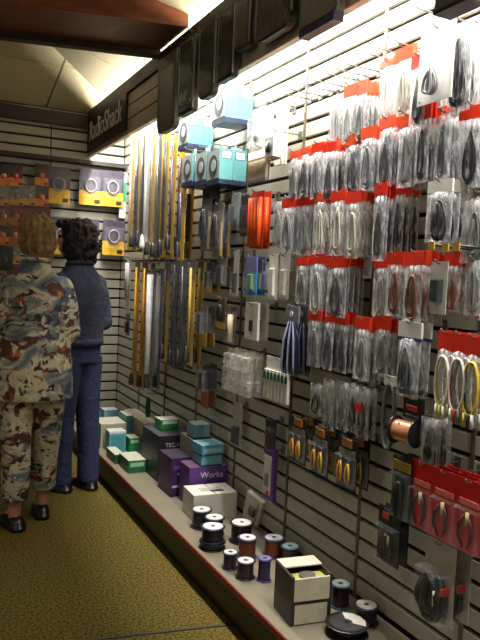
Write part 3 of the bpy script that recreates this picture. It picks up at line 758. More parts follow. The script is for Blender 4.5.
# seventh row: pliers sets, dark pack, red packs
for i, (px, py, lab) in enumerate(((299, 418, 'dark pack of yellow-handled pliers, left of three'), (321, 428, 'dark pack of yellow-handled pliers, middle of three'), (348, 438, 'dark pack of yellow-handled pliers, right of three'))):
    p = empty('pliers_pack'); MB().box(-.062, .062, 0, .003, -.17, .012).build('backing_card', cmat((30, 27, 30)), p)
    MB().box(-.05, .05, -.002, 0, -.052, -.03).build('grey_label', cmat((128, 124, 116)), p)
    q = MB().box(-.03, .03, -.006, 0, -.02, .008).build('yellow_tab', cmat((150, 98, 36)), p)
    for x_, c in ((-.028, (190, 128, 40)), (.022, (196, 150, 46))):
        for e in (-1, 1): MB().tube([(x_+e*.003, -.010, -.075), (x_+e*.010, -.012, -.10), (x_+e*.012, -.012, -.125), (x_+e*.006, -.010, -.150)], [.003, .005, .0055, .004], 6).build('handle', cmat(c, .4), p, True)
        MB().prism([(x_-.006, -.078), (x_+.006, -.078), (x_+.003, -.058), (x_-.003, -.058)], -.012, -.005).build('jaw', M_steel, p)
    blis(p, .112, -.05, -.16, .02, M_blister)
    one(px, py, p, .13, lab, 'pliers pack', n=2, dx=.05, group='pliers packs')
p = card(.09, .2, (34, 32, 32), 'dark_card'); MB().box(-.04, .04, -.004, 0, -.03, .0).build('yellow_label', cmat((150, 120, 40)), p); loop(p, 'black_lead', .05, .11, -.115, (18, 18, 20), .005, 5); blis(p, .08, -.035, -.18)
one(403, 458, p, .15, 'dark carded pack left of the red packs', 'carded pack', n=3, dx=.03)
for i, (px, py, lab, c) in enumerate(((424, 463, 'red carded lead pack, leftmost of the three red packs', (28, 30, 36)), (446, 472, 'red carded lead pack, middle of the three red packs', (54, 40, 34)), (471, 481, 'red carded lead pack, right of the three red packs', (70, 30, 30)))):
    p = card(.105, .205, (206, 28, 30), 'red_lead_pack'); MB().box(-.036, .036, -.003, 0, -.06, -.044).build('price_label', cmat((222, 130, 120)), p)
    for k, e in enumerate((-1, 1)):
        MB().tube([(e*.008, -.010, -.085), (e*.024, -.012, -.115), (e*.024, -.012, -.15), (e*.008, -.010, -.178)], [.004, .005, .005, .003], 6).build('lead', cmat(c, .4), p, True)
    rod(p, 'pale_plug', .008, -.075, -.11, .005, (206, 190, 130), -.014); blis(p, .085, -.065, -.19, .02)
    one(px, py, p, .14, lab, 'lead pack', n=3, dx=.03, group='red carded packs')
# bottom row
p = card(.115, .185, (26, 25, 28), 'dark_card'); MB().box(-.035, .0, -.003, 0, -.026, -.005).build('orange_label', cmat((176, 60, 34)), p); loop(p, 'black_cable', .06, .08, -.11, (18, 18, 20), .006, 5); rod(p, 'brass_probe', .02, -.07, -.13, .004, (168, 136, 70), -.016); blis(p, .10, -.045, -.165, .024)
one(390, 509, p, .12, 'black carded pack with brass probe low on the slatwall', 'carded pack', n=2, dx=.03)
p = card(.13, .235, (176, 172, 160), 'coil_cable_card'); loop(p, 'black_coil', .125, .13, -.145, (20, 20, 22), .008, 9, -.022, .03, 12); block(p, 'red_plug', .036, .05, -.13, -.105, (170, 30, 28), -.03); rod(p, 'white_tie', .028, -.115, -.16, .004, (210, 206, 196), -.04); blis(p, .115, -.065, -.215, .045)
one(441, 543, p, .13, 'grey card holding a thick black cable coil near the plinth', 'cable pack', n=2, dx=.06)

# ------------------------------------------------ middle of the wall
for i, (px, py) in enumerate(((207, 199), (219, 204))):
    p = empty('coil_cord_pack'); MB().box(-.06, .06, 0, .003, -.26, .012).build('backing_card', cmat((120, 116, 108)), p); MB().box(.03, .052, -.003, 0, -.25, -.08).build('yellow_stripe', cmat((206, 160, 40)), p)
    loop(p, 'black_cord', .075, .16, -.12, (28, 27, 28), .006, 6, -.016, .02); blis(p, .105, -.02, -.22, .035)
    one(px, py, p, .14, ['left black coiled cord pack below the teal boxes', 'right black coiled cord pack below the teal boxes'][i], 'cord pack', n=2, dx=.045, group='black coiled cord packs')
p = card(.13, .10, (44, 40, 40), 'dark_card'); block(p, 'dark_case', -.05, .05, -.075, -.01, (34, 32, 34), -.05); one(215, 184, p, .09, 'dark cased pack tucked right under the teal boxes', 'cased pack')
p = card(.085, .16, (150, 156, 158), 'grey_card'); block(p, 'grey_device', -.02, .025, -.12, -.05, (104, 116, 120), -.016); blis(p, .07, -.035, -.14, .02); one(236, 193, p, .10, 'grey card pack left of the red-orange tubes', 'carded pack', n=2)
p = card(.07, .20, (58, 56, 58), 'dark_card'); block(p, 'dark_device', -.022, .022, -.15, -.05, (34, 34, 36), -.016); blis(p, .06, -.035, -.17, .02); one(245, 195, p, .10, 'dark card pack beside the red-orange tubes', 'carded pack', n=2)
p = empty('marker_tube_pack'); MB().box(-.06, .06, .012, .015, -.25, .012).build('backing_card', cmat((206, 52, 20)), p)
for k in range(4): rod(p, 'red_tube', -.044+.029*k, -.018, -.24, .0125, (250, 96, 36), 0)
one(256, 191, p, .12, 'pack of four bright red-orange tubes', 'tube pack', n=2, dx=.035)
p = card(.12, .19, (228, 226, 220), 'white_card'); MB().lathe([(.0, 0), (.022, 0), (.02, .02), (.012, .026), (.0001, .026)], 16, (.02, -.002, -.13), 'y').build('knob', cmat((70, 68, 66)), p, True); blis(p, .10, -.03, -.17, .03, M_film)
one(259, 108, p, .12, 'white blister pack with a dark knob near the top', 'blister pack', n=2)
p = card(.075, .26, (224, 218, 204), 'white_card', .006); block(p, 'tan_edge', .022, .034, -.24, 0, (176, 156, 132), -.006); one(281, 106, p, .07, 'tall white card pack right of the knob pack', 'carded pack', n=2, dx=.014)
p = card(.10, .13, (206, 202, 196), 'white_card'); block(p, 'white_case', -.042, .042, -.11, -.02, (196, 194, 190), -.035); MB().lathe([(.0001, 0), (.026, 0), (.024, .008), (.0001, .008)], 16, (0, -.036, -.065), 'y').build('dial', cmat((60, 58, 60)), p, True)
one(277, 130, p, .12, 'white device with round dial in front of the tall card', 'device pack')
p = empty('stick_bundle'); MB().box(-.09, .09, .010, .013, -.145, .012).build('backing_card', M_white, p)
for k in range(9): rod(p, 'cream_stick', -.078+.0195*k, -.012, -.135, .0085, (222, 206, 172), 0)
MB().box(-.092, .092, -.012, .010, -.15, -.135).build('tray', cmat((96, 86, 96)), p); MB().box(-.092, .092, -.0105, -.009, -.055, -.045).build('band', cmat((160, 150, 140)), p)
one(259, 146, p, .14, 'bundle of nine cream sticks in a tray', 'stick pack')
def device_card(w, h, rgb, ic, iw, iz1, iz0, dep=.02, name='carded_pack', strip=None, tube=False):
    p = card(w, h, rgb, name)
    if strip: MB().box(-w/2, w/2, -.002, 0, -strip[1], -strip[0]).build('printed_band', cmat(strip[2]), p)
    if tube: rod(p, 'tube', 0, iz1, iz0, iw/2, ic, -iw/2-.001, n=10)
    else: block(p, 'device', -iw/2, iw/2, iz0, iz1, ic, -dep)
    blis(p, w*.86, iz1+.012, iz0-.012, dep+.006 if not tube else iw+.004); return p
one(210, 262, device_card(.09, .16, (70, 66, 62), (30, 30, 32), .04, -.04, -.13, .02, strip=(.08, .15, (206, 168, 48))), .12, 'black and yellow pack below the left coiled cord', 'carded pack', n=2)
one(223, 257, device_card(.10, .15, (128, 122, 116), (70, 64, 66), .05, -.04, -.12), .11, 'grey-brown card pack below the right coiled cord', 'carded pack', n=2)
one(237, 250, device_card(.055, .23, (206, 204, 198), (46, 44, 48), .02, -.10, -.20, .012), .10, 'narrow white card pack with dark probe', 'carded pack')
p = device_card(.115, .175, (48, 132, 196), (96, 130, 90), .05, -.065, -.135, .012, strip=(-.01, .05, (120, 110, 160))); one(252, 257, p, .14, 'bright blue carded pack in the middle of the wall', 'carded pack', n=2)
one(266, 262, device_card(.065, .125, (196, 198, 206), (90, 100, 150), .03, -.04, -.10, .012), .10, 'small white pack with blue device right of the blue pack', 'carded pack')
one(274, 254, device_card(.085, .20, (222, 216, 200), (214, 206, 190), .05, -.05, -.17, .012), .12, 'left of two cream card packs beside the red headers', 'carded pack', n=2)
one(285, 255, device_card(.085, .19, (226, 222, 210), (206, 200, 186), .05, -.05, -.16, .012), .11, 'right of two cream card packs beside the red headers', 'carded pack', n=2)
one(204, 306, device_card(.11, .22, (120, 116, 106), (60, 58, 58), .05, -.03, -.13, .03, strip=(.13, .20, (188, 150, 50))), .13, 'grey pack with yellow lower band by the slotted standard', 'carded pack', n=2)
p = card(.10, .16, (96, 84, 64), 'cord_card'); loop(p, 'black_loop', .06, .08, -.06, (22, 22, 24), .006, 4); MB().box(-.05, .05, -.002, 0, -.145, -.11).build('yellow_band', cmat((196, 156, 46)), p); one(222, 298, p, .13, 'pack with black cord loop and yellow band', 'cord pack')
one(234, 306, device_card(.065, .19, (80, 74, 70), (206, 184, 146), .03, -.03, -.165, tube=True), .12, 'pack with a cream tube left of the white switch card', 'tube pack')
p = card(.13, .17, (218, 214, 204), 'white_card', .012); block(p, 'black_switch', -.012, .016, -.12, -.065, (22, 22, 24), -.008, -.0002); one(252, 303, p, .13, 'white boxed card with a black switch', 'carded pack', n=2, dx=.042)
one(206, 364, device_card(.10, .23, (60, 58, 62), (34, 34, 38), .05, -.03, -.12, .03, strip=(.12, .22, (150, 88, 40))), .12, 'dark pack with orange lower band near the antennas', 'carded pack', n=2)
p = empty('clear_tray_pack'); MB().box(-.14, .14, 0, .002, -.2, .012).build('backing_card', film('frosted_card', (214, 210, 200), .32), p)
for k in range(4):
    for j in range(3): MB().hexa([(-.13+.067*k, -.03, -.19+.062*j), (-.072+.067*k, -.03, -.19+.062*j), (-.068+.067*k, -.0005, -.195+.062*j), (-.134+.067*k, -.0005, -.195+.062*j), (-.13+.067*k, -.03, -.14+.062*j), (-.072+.067*k, -.03, -.14+.062*j), (-.068+.067*k, -.0005, -.135+.062*j), (-.134+.067*k, -.0005, -.135+.062*j)]).build('blister_cell', film('frosted_cell', (220, 216, 205), .28), p)
one(241, 350, p, .13, 'wide clear tray pack of twelve blister cells', 'tray pack', n=2, dx=.04)
p = empty('tester_pack'); MB().box(-.10, .10, 0, .003, -.05, .012).build('header_label', M_white, p)
for k in range(7): MB().box(-.098+.029*k, -.078+.029*k, -.014, .0, -.17, -.045).build('white_tester', cmat((206, 202, 190)), p); MB().box(-.098+.029*k, -.078+.029*k, -.016, -.014, -.085, -.055).build('green_grip', cmat((30, 84, 66)), p)
one(279, 358, p, .14, 'row of white testers with green grips below the blue-black cables', 'tester pack')
p = empty('cable_bunch'); MB().box(-.05, .05, -.004, .004, -.055, .012).build('header_label', cmat((120, 118, 130)), p); MB().lathe([(.0001, 0), (.012, 0), (.012, .002), (.0001, .002)], 12, (0, -.006, -.02), 'y').build('round_label', M_white, p)
for k in range(9):
    u = (k-4)/4; MB().tube([(u*.02, 0, -.05), (u*.05, .004*(k % 3-1), -.13), (u*.062, .004*(k % 3-1), -.235), (u*.06, 0, -.27)], [.005, .0065, .0065, .003], 6).build('cable_strand', cmat(((30, 32, 60) if k % 3 else (150, 158, 190)), .35), p, True)
one(293, 306, p, .14, 'bunch of dark blue cables fanning downward', 'cable bunch', n=2, dx=.05)
# low cards
one(238, 404, device_card(.105, .22, (164, 158, 144), (58, 62, 74), .06, -.10, -.19, .02), .05, 'grey card with dark blue device above the white box', 'carded pack')
one(271, 419, device_card(.10, .165, (34, 28, 40), (54, 30, 44), .06, -.04, -.13, .012), .06, 'dark purple card above the purple and white pack', 'carded pack')
p = card(.08, .235, (92, 50, 128), 'purple_pack', .02); MB().box(-.04, .02, -.004, 0, -.2, -.02).build('white_panel', cmat((206, 200, 196)), p); block(p, 'grey_device', -.02, .005, -.16, -.10, (120, 116, 116), -.014, -.004); block(p, 'red_corner', -.012, .012, -.2, -.18, (176, 50, 50), -.008, -.004)
one(270, 449, p, .07, 'tall purple and white pack low on the slatwall', 'carded pack')

# ------------------------------------------------ antennas at the far end of the right wall
def antenna(h, card_rgb, rods, base, w=.055, hdr=None):
    p = empty('antenna_pack')
    MB().box(-w/2, w/2, 0, .003, -h+.012, .012).build('backing_card', cmat(card_rgb, .45), p)
    for k, (x, c, rad, met) in enumerate(rods): rod(p, 'rod', x, -.03, -h+.12, rad, c, -rad-.001, met, .25)
    if base:
        MB().lathe([(.0001, 0), (.016, 0), (.019, .02), (.012, .07), (.005, .09), (.0001, .09)], 12, (0, -.02, -h+.03)).build('base', cmat(base, .4), p, True)
    if hdr: MB().box(-w/2, w/2, -.002, 0, -.10, .010).build('header_label', cmat(hdr), p)
    blis(p, w*.92, .0, -h+.02, .04, film('thin_sleeve', opac=.02, rough=.06)); return p
CH, YL, WH, BK = (206, 206, 204), (228, 176, 18), (226, 224, 216), (28, 26, 30)
ups = [
    (133, 134, .80, YL, ((.0, WH, .006, 0),), None, 'yellow card antenna pack nearest the far corner, upper row'),
    (138, 131, .80, (70, 64, 58), ((-.01, CH, .004, 1), (.012, CH, .003, 1)), BK, 'chrome twin rod antenna pack, second in the upper row'),
    (144, 129, .78, (60, 58, 56), ((0, CH, .005, 1),), BK, 'dark card chrome antenna pack, third in the upper row'),
    (149, 127, .80, WH, ((0, WH, .009, 0),), WH, 'white antenna pack, fourth in the upper row'),
    (154, 131, .80, YL, ((-.01, CH, .004, 1),), BK, 'yellow card chrome antenna pack, fifth in the upper row'),
    (160, 130, .80, (84, 76, 66), ((0, CH, .006, 1),), BK, 'silver antenna pack, sixth in the upper row'),
    (167, 134, .74, YL, ((-.012, BK, .006, 0), (.012, BK, .006, 0)), BK, 'yellow card antenna pack with black rods, seventh in the upper row'),
    (174, 150, .60, YL, ((0, (70, 56, 80), .008, 0),), BK, 'yellow card antenna pack with purple rod, eighth in the upper row'),
    (183, 186, .42, YL, ((0, (58, 48, 60), .012, 0),), BK, 'short yellow card antenna pack under the teal boxes'),
]
for i, (px, py, h_, cr, rods, bs, lab) in enumerate(ups):
    one(px, py, antenna(h_, cr, rods, bs, .09), .16, lab, 'antenna pack', n=2, dx=.05, group='antennas, upper row', hooklabel='silver wire hook, %s in the upper antenna row' % ORD[i])
lows = [
    (129, 257, .40, WH, ((-.014, WH, .010, 0), (.014, WH, .010, 0)), None, 'white twin panel antenna pack at the far corner, lower row'),
    (138, 261, .86, (222, 164, 34), ((0, (232, 176, 40), .008, 0),), (60, 40, 30), 'long yellow antenna pack, second in the lower row'),
    (146, 262, .84, (214, 150, 30), ((0, (230, 170, 36), .007, 0),), (70, 44, 26), 'long amber antenna pack, third in the lower row'),
    (154, 268, .78, (140, 138, 136), ((0, (220, 220, 220), .021, 0),), (40, 38, 42), 'grey antenna pack with thick white rod, lower row'),
    (168, 262, .60, (206, 164, 36), ((-.01, (60, 50, 56), .007, 0),), BK, 'yellow and dark antenna pack, lower row'),
    (177, 258, .64, (62, 52, 62), ((0, (44, 36, 46), .012, 0),), BK, 'dark purple antenna pack, lower row'),
    (185, 259, .62, (70, 58, 58), ((0, (40, 36, 40), .012, 0),), BK, 'dark brown antenna pack, lower row'),
    (193, 260, .58, (204, 168, 44), ((0, (196, 160, 46), .008, 0),), BK, 'yellow antenna pack nearest the camera, lower row'),
]
for i, (px, py, h_, cr, rods, bs, lab) in enumerate(lows):
    one(px, py, antenna(h_, cr, rods, bs, .09, (90, 84, 96) if i > 0 else None), .15, lab, 'antenna pack', n=2 if i else 1, dx=.05, group='antennas, lower row', hooklabel='silver wire hook, %s in the lower antenna row' % ORD[i])
p = card(.09, .16, (56, 34, 44), 'dark_card'); block(p, 'red_device', -.025, .02, -.13, -.05, (96, 40, 52), -.02); one(128, 313, p, .12, 'dark wine coloured card in the far corner', 'carded pack', hooklabel='silver wire hook in the far corner below the white antenna')
p = empty('green_cable_hank'); loop(p, 'green_loop', .07, .13, -.08, (20, 74, 48), .006, 5, -.01, .02); one(150, 393, p, .10, 'dark green cable hank low beneath the antennas', 'cable hank')

# ------------------------------------------------ teal boxes hung under the header
def teal_box(w=.155, d=.072, h=.172):
    r = empty('boxed_camera_kit')
    MB().box(-w/2, w/2, -d, 0, -h, 0).build('carton', cmat((88, 150, 152), .5, var=.05), r)
    MB().box(-w/2+.004, w/2-.004, -d-.0012, -d, -h+.028, -.003).build('front_print', cmat((176, 184, 180), .5), r)
    MB().lathe([(.0001, 0), (.055, 0), (.055, .0012), (.0001, .0012)], 18, (0, -d-.0013, -h*.46), 'y').build('printed_dial', cmat((70, 76, 80), .5), r)
    MB().lathe([(.0001, 0), (.03, 0), (.03, .001), (.0001, .001)], 18, (.006, -d-.0026, -h*.45), 'y').build('printed_lens', cmat((180, 186, 186), .5), r)
    MB().box(-w/2-.0008, w/2+.0008, -d-.0016, .0004, -h-.0008, -h+.022).build('navy_band', cmat((28, 36, 70), .45), r)
    MB().box(w/2, w/2+.001, -d+.012, -.012, -.045, -.012).build('side_label', cmat((206, 222, 226), .5), r)
    MB().box(w/2, w/2+.0006, -d+.008, -.008, -.049, -.008).build('label_border', cmat((54, 60, 92), .5), r)
    MB().box(-.03, .03, -d*.5-.001, -d*.5+.001, 0, .035).build('hang_tab', M_white, r)
    return r
tb = teal_box()
def hang_box(px, py, X, lab):              # px,py: lower near front corner
    q = onX(px, py, X); inst(tb, (X+.072, q.y+.078, q.z+.172), WR, lab, 'boxed kit', 'teal boxed kits')
    return q
q = None
for px, py, nm in ((225, 121, 'upper right'), (188, 147, 'left upper'), (219, 183, 'near lower'), (206, 184, 'middle lower'), (192, 185, 'far lower')):
    X = 1.39
    q = hang_box(px, py, X, 'teal boxed kit in front, %s of the hanging cluster' % nm)
    inst(tb, (X+.147, q.y+.078, q.z+.172), WR, 'teal boxed kit behind the %s one, against slatwall' % nm, 'boxed kit', 'teal boxed kits')
    inst(hook_proto(.19), (XW, q.y+.078, q.z+.195), WR, 'silver wire hook over the %s teal boxed kit' % nm, 'hook', 'slatwall hooks')

# ------------------------------------------------ dark cases hanging in front of the header
M_case = mat('case_leather', (46, 41, 38), .45, var=.25, scale=40, bump=.3)
M_olive = mat('olive_case', (104, 98, 84), .4, var=.2, scale=20)
def case(w, h, m, clear=True, olive=False, panel=None, square=False):
    r = empty('phone_case'); pts = []
    cr = min(w*.35, .05) if not square else .014
    for cx, cz, a0 in ((w/2-cr, -h+cr, -90), (w/2-.012, -.045, 0), (-w/2+.012, -.045, 90), (-w/2+cr, -h+cr, 180)):
        rad = cr if cz < -h/2 else .012
        for k in range(5): a = math.radians(a0+90*k/4); pts.append((cx+rad*math.cos(a), cz+rad*math.sin(a)))
    MB().prism(pts, -.034, -.004).build('case_body', m, r)
    inner = [(x*.86, -.04+(z+.04)*.93-.008) for x, z in pts]
    MB().prism(inner, -.039, -.0341).build('front_panel', (panel or mat('case_panel', (26, 24, 24), .25)) if not olive else mat('olive_panel', (120, 116, 102), .35), r)
    MB().box(-w*.4, w*.4, -.041, -.033, -.10, -.055).build('flap', m, r)
    for e in (-1, 1): MB().box(e*w*.5-.003, e*w*.5+.003, -.036, -.030, -h+cr, -.05).build('edge_glint', mat('pale_edge_glint', (150, 148, 140), .3), r)  # pale rails paint the glint along the clear plastic edges
    MB().box(-w*.3, w*.3, -.006, -.003, -.05, .012).build('hang_tab', M_blackgrey, r)
    if clear: blis(r, w*.96, -.03, -h+.004, .048, film('smoky_film', (170, 184, 176), .10, .1))
    return r
# slots along the header: (y position, top z, width, height, mat)
cases = [
    (158, 179, 52, 130, True, 'olive grey rounded case at the left end of the header row'),
    (180, 196, 46, 113, False, 'dark leather case second from the left under the header'),
    (200, 217, 29, 97, False, 'black leather case third from the left under the header'),
    (219, 236, 17, 79, False, 'narrow black case fourth from the left under the header'),
    (238, 252, 0, 48, False, 'black case above the upper teal box under the header'),
    (255, 298, -10, 33, False, 'wide black clear-fronted case at the top centre'),
    (301, 342, -14, 27, True, 'olive padded case with navy bottom at the top right'),
]
for i, (x0, x1, y0, y1, ol, lab) in enumerate(cases):
    X = FX-.04
    b0 = onX(x0+(x1-x0)*.55, y1, X)
    t0 = onX(x0, (y0+y1)/2, X); t1 = onX(x1, (y0+y1)/2, X)
    w_ = min(.27, abs(t0.y-t1.y)*.88); yc = (t0.y+t1.y)/2
    h_ = min(.50, max(.2, 2.545-b0.z))
    zt_ = b0.z+h_
    c_ = case(w_, h_, M_olive if ol else M_case, not ol, ol, [None, mat('sage_panel', (70, 76, 66), .2), mat('grey_panel', (58, 56, 54), .15)][i % 3], i in (1, 3, 4))
    if i == 6: MB().box(-w_*.47, w_*.47, -.042, -.003, -h_-.004, -h_+.028).build('navy_bottom', cmat((40, 38, 66)), c_)
    c_.location = (FX-.014, yc, zt_); c_.rotation_euler = (0, 0, WR); tag(c_, lab, 'case', 'cases on the header')
    hk = inst(hook_proto(.05), (FX-.0005, yc, zt_-.001), WR, 'short hook on the header carrying the '+lab.split(' hanging')[0].split(' under')[0].split(' above')[0].split(' near')[0].split(' at the')[0], 'hook', 'header hooks')
p = empty('hanging_case'); MB().box(-.06, .06, -.06, -.004, -.12, .01).build('case_body', mat('grey_pouch', (96, 92, 84), .5), p); MB().box(-.062, .062, -.062, -.003, -.13, -.12).build('case_base', M_black, p)
p.location = (FX-.014, onX(462, 0, FX-.04).y, onX(462, 6, FX-.05).z+.125); p.rotation_euler = (0, 0, WR); tag(p, 'grey pouch poking in at the top right corner', 'case')

# ------------------------------------------------ back wall packs
def back_pack(w, h, top, low, item, ring=True, name='carded_kit'):
    p = empty(name); MB().box(-w/2, w/2, 0, .003, -h, .03).build('backing_card', cmat(top, .45), p)
    MB().box(-w/2, w/2, -.0015, 0, -h, -h*.55).build('lower_print', cmat(low, .45), p)
    if ring: MB().tube([(w*.24*math.cos(a*PI/8), -.012, -h*.40+h*.20*math.sin(a*PI/8)) for a in range(16)], .008, 6, True).build('ring_item', cmat(item, .3), p, True)
    else:
        MB().ball((0, -.008, -h*.45), (w*.2, .014, h*.16), 10, 6).build('bulb_item', cmat(item, .35), p, True)
    MB().box(w*.18, w*.42, -.003, -.0015, -h*.94, -h*.82).build('bar_label', cmat((60, 40, 50)), p)
    blis(p, w*.8, -h*.1, -h*.8, .03); return p
def on_back(px, py, out): return onY(px, py, YB-out)
def hangb(px, py, out, proto, lab, cat, group):
    q = on_back(px, py, out)
    inst(proto, (q.x, YB-out, q.z), 0, lab, cat, group)
    inst(hook_proto(out+.02), (q.x, YB, q.z+.0), 0, ('hook behind the '+lab).replace(', lower row', ', low').replace('from the left edge', 'along').replace(' row of far wall', ' far wall row'), 'hook', 'far wall hooks')
kw = back_pack(.175, .245, (70, 62, 80), (214, 170, 44), (150, 140, 150))
YW = [(59, 171, 'yellow and purple ring kit, left of the top three'), (91, 173, 'yellow and purple ring kit, middle of the top three'), (113, 175, 'yellow and purple ring kit, right of the top three'),
      (88, 223, 'yellow and purple ring kit, lower row behind the curly hair'), (114, 224, 'yellow and purple ring kit, lower row right end'), (62, 222, 'yellow and purple ring kit, lower row between the two people')]
for px, py, lab in YW: hangb(px, py, .09, kw, lab, 'ring kit', 'yellow kits on the far wall')
ko = back_pack(.10, .13, (58, 34, 30), (206, 120, 40), (226, 92, 40), False); kr = back_pack(.10, .13, (92, 36, 32), (150, 92, 44), (214, 120, 84), False); kg = back_pack(.10, .12, (120, 116, 100), (186, 140, 60), (150, 144, 130), False)
rows_b = [(168, (4, 16, 42)), (189, (2, 17, 29, 42)), (208, (4, 17, 30, 43)), (227, (3, 16)), (247, (14,)), (268, (14,))]
words = ['top', 'second', 'third', 'fourth', 'fifth', 'lowest']
for i, (py, xs) in enumerate(rows_b):
    for j, px in enumerate(xs):
        pr = (ko, kr, kg)[(i*2+j*3+(i*j) % 2) % 3 if not (i == 1 and j == 1) else 2]
        kind_ = {id(ko): 'orange bulb pack', id(kr): 'dark red bulb pack', id(kg): 'tan bulb pack'}[id(pr)]
        hangb(px, py, .10, pr, '%s, %s from the left edge, %s row of far wall' % (kind_, ORD[j], words[i]), 'bulb pack', 'small packs on the far wall')
p = empty('green_sleeve'); MB().box(-.03, .03, 0, .004, -.33, .03).build('sleeve_card', cmat((196, 200, 190)), p); MB().box(-.028, .028, -.002, 0, -.20, -.05).build('green_panel', cmat((40, 150, 104)), p)
q = on_back(124, 176, .08); inst(p, (q.x, YB-.08, q.z), 0, 'tall pale card with green panel in the far corner', 'carded pack'); inst(hook_proto(.10), (q.x, YB, q.z), 0, 'wire hook on the far wall behind the green panel card', 'hook', 'far wall hooks')
kd = back_pack(.11, .15, (34, 36, 40), (40, 40, 44), (60, 64, 70), False); hangb(5, 250, .14, kd, 'black pack at the left edge above the floral shoulder', 'carded pack', 'small packs on the far wall')

# ------------------------------------------------ cartons on the plinth
def carton(name, x0, x1, y0, y1, z, h, body, top=None, rz=0, label='', side=None, band=None):
    cx, cy = (x0+x1)/2, (y0+y1)/2; r = empty(name, (cx, cy, z), rz); w, d = (x1-x0)/2, (y1-y0)/2
    MB().hexa([(-w, -d, 0.0005), (w, -d, .0005), (w, d, .0005), (-w, d, .0005), (-w, -d, h), (w, -d, h), (w, d, h), (-w, d, h)]).build('carton_body', cmat(body, .45, var=.06), r)
    if top: MB().box(-w+.0005, w-.0005, -d+.0005, d-.0005, h, h+.0025).build('lid', cmat(top, .5, var=.06), r)
    if side: MB().box(-w*.8, w*.8, -d-.0012, -d, h*side[1], h*side[2]).build('front_print', cmat(side[0], .5), r)
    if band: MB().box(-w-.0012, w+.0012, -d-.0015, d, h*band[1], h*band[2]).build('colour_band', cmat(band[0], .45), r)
    tag(r, label, 'box', 'cartons on the plinth'); return r
c = carton('white_carton', 1.285, 1.515, 3.00, 3.165, ZP, .125, (186, 184, 170), (206, 204, 190), -.06, 'plain white carton behind the black wire spools')
MB().box(-.055, .05, -.03, .02, .1276, .1284).build('address_label', cmat((170, 168, 156)), c); MB().box(-.01, .06, -.045, -.02, .1285, .129).build('marker_scrawl', cmat((54, 50, 46)), c); MB().box(-.003, .003, -.08, .08, .1277, .1282).build('flap_seam', cmat((120, 116, 104)), c)
c = carton('purple_carton', 1.335, 1.545, 3.195, 3.345, ZP, .205, (86, 48, 120), (96, 62, 92), -.03, 'purple carton with white Works lettering behind the white carton')
text('carton_lettering', 'Works', .045, cmat((216, 206, 226)), c, (-.045, -.0762, .15), (PI/2, 0, 0), .0008)
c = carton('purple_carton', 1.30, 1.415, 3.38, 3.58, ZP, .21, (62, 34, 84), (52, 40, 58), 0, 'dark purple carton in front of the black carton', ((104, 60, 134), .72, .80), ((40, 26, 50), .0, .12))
MB().box(-.05, .0, -.1016, -.1, .05, .062).build('white_print', cmat((190, 170, 206)), c); MB().box(-.02, .05, -.1016, -.1, .12, .13).build('white_print', cmat((190, 170, 206)), c)
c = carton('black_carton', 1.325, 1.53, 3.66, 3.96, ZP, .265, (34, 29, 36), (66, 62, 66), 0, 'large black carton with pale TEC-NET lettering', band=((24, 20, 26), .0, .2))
text('carton_lettering', 'TEC-NET', .034, cmat((190, 184, 186)), c, (-.062, -.1513, .20), (PI/2, 0, 0), .0008)
MB().box(-.06, -.01, -.1516, -.15, .10, .115).build('white_print', cmat((150, 146, 150)), c)
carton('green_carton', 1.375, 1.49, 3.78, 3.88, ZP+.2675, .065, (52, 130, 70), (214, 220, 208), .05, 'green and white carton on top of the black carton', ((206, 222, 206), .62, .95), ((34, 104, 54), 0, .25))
carton('green_carton', 1.215, 1.325, 3.87, 4.07, ZP, .074, (34, 92, 56), (186, 186, 166), 0, 'green carton with pale lid at the plinth edge', ((140, 190, 150), .5, .85))

c = carton('green_carton', 1.195, 1.255, 4.09, 4.29, ZP, .056, (30, 84, 50), (190, 190, 172), 0, 'low green carton behind the nearest green one')
c = carton('teal_carton', 1.232, 1.345, 4.36, 4.46, ZP, .138, (96, 170, 178), (196, 200, 186), 0, 'upright teal carton facing the aisle', ((70, 150, 164), .12, .8), ((206, 214, 208), .9, 1.0))
carton('pale_carton', 1.21, 1.39, 4.50, 4.72, ZP, .16, (176, 170, 150), (188, 182, 162), .0, 'pale grey carton behind the upright teal one')
carton('green_carton', 1.355, 1.42, 4.30, 4.42, ZP, .10, (44, 136, 76), (150, 170, 140), 0, 'small bright green carton beside the black carton', ((190, 214, 190), .7, .9))
carton('teal_carton', 1.40, 1.45, 4.55, 4.72, ZP, .20, (108, 160, 158), (196, 200, 190), 0, 'slim teal carton standing between pale cartons', ((190, 196, 186), .1, .4))
carton('pale_carton', 1.45, 1.552, 4.30, 4.80, ZP, .195, (170, 162, 142), (182, 172, 150), 0, 'long pale carton lying against the slatwall')
carton('teal_carton', 1.36, 1.47, 4.98, 5.09, ZP, .155, (120, 170, 186), (180, 190, 186), 0, 'teal carton with navy ends in the far corner', None, ((36, 48, 84), .0, .12))
carton('teal_carton', 1.23, 1.33, 5.06, 5.18, ZP, .155, (90, 168, 166), (130, 176, 172), 0, 'far teal carton behind the denim legs')
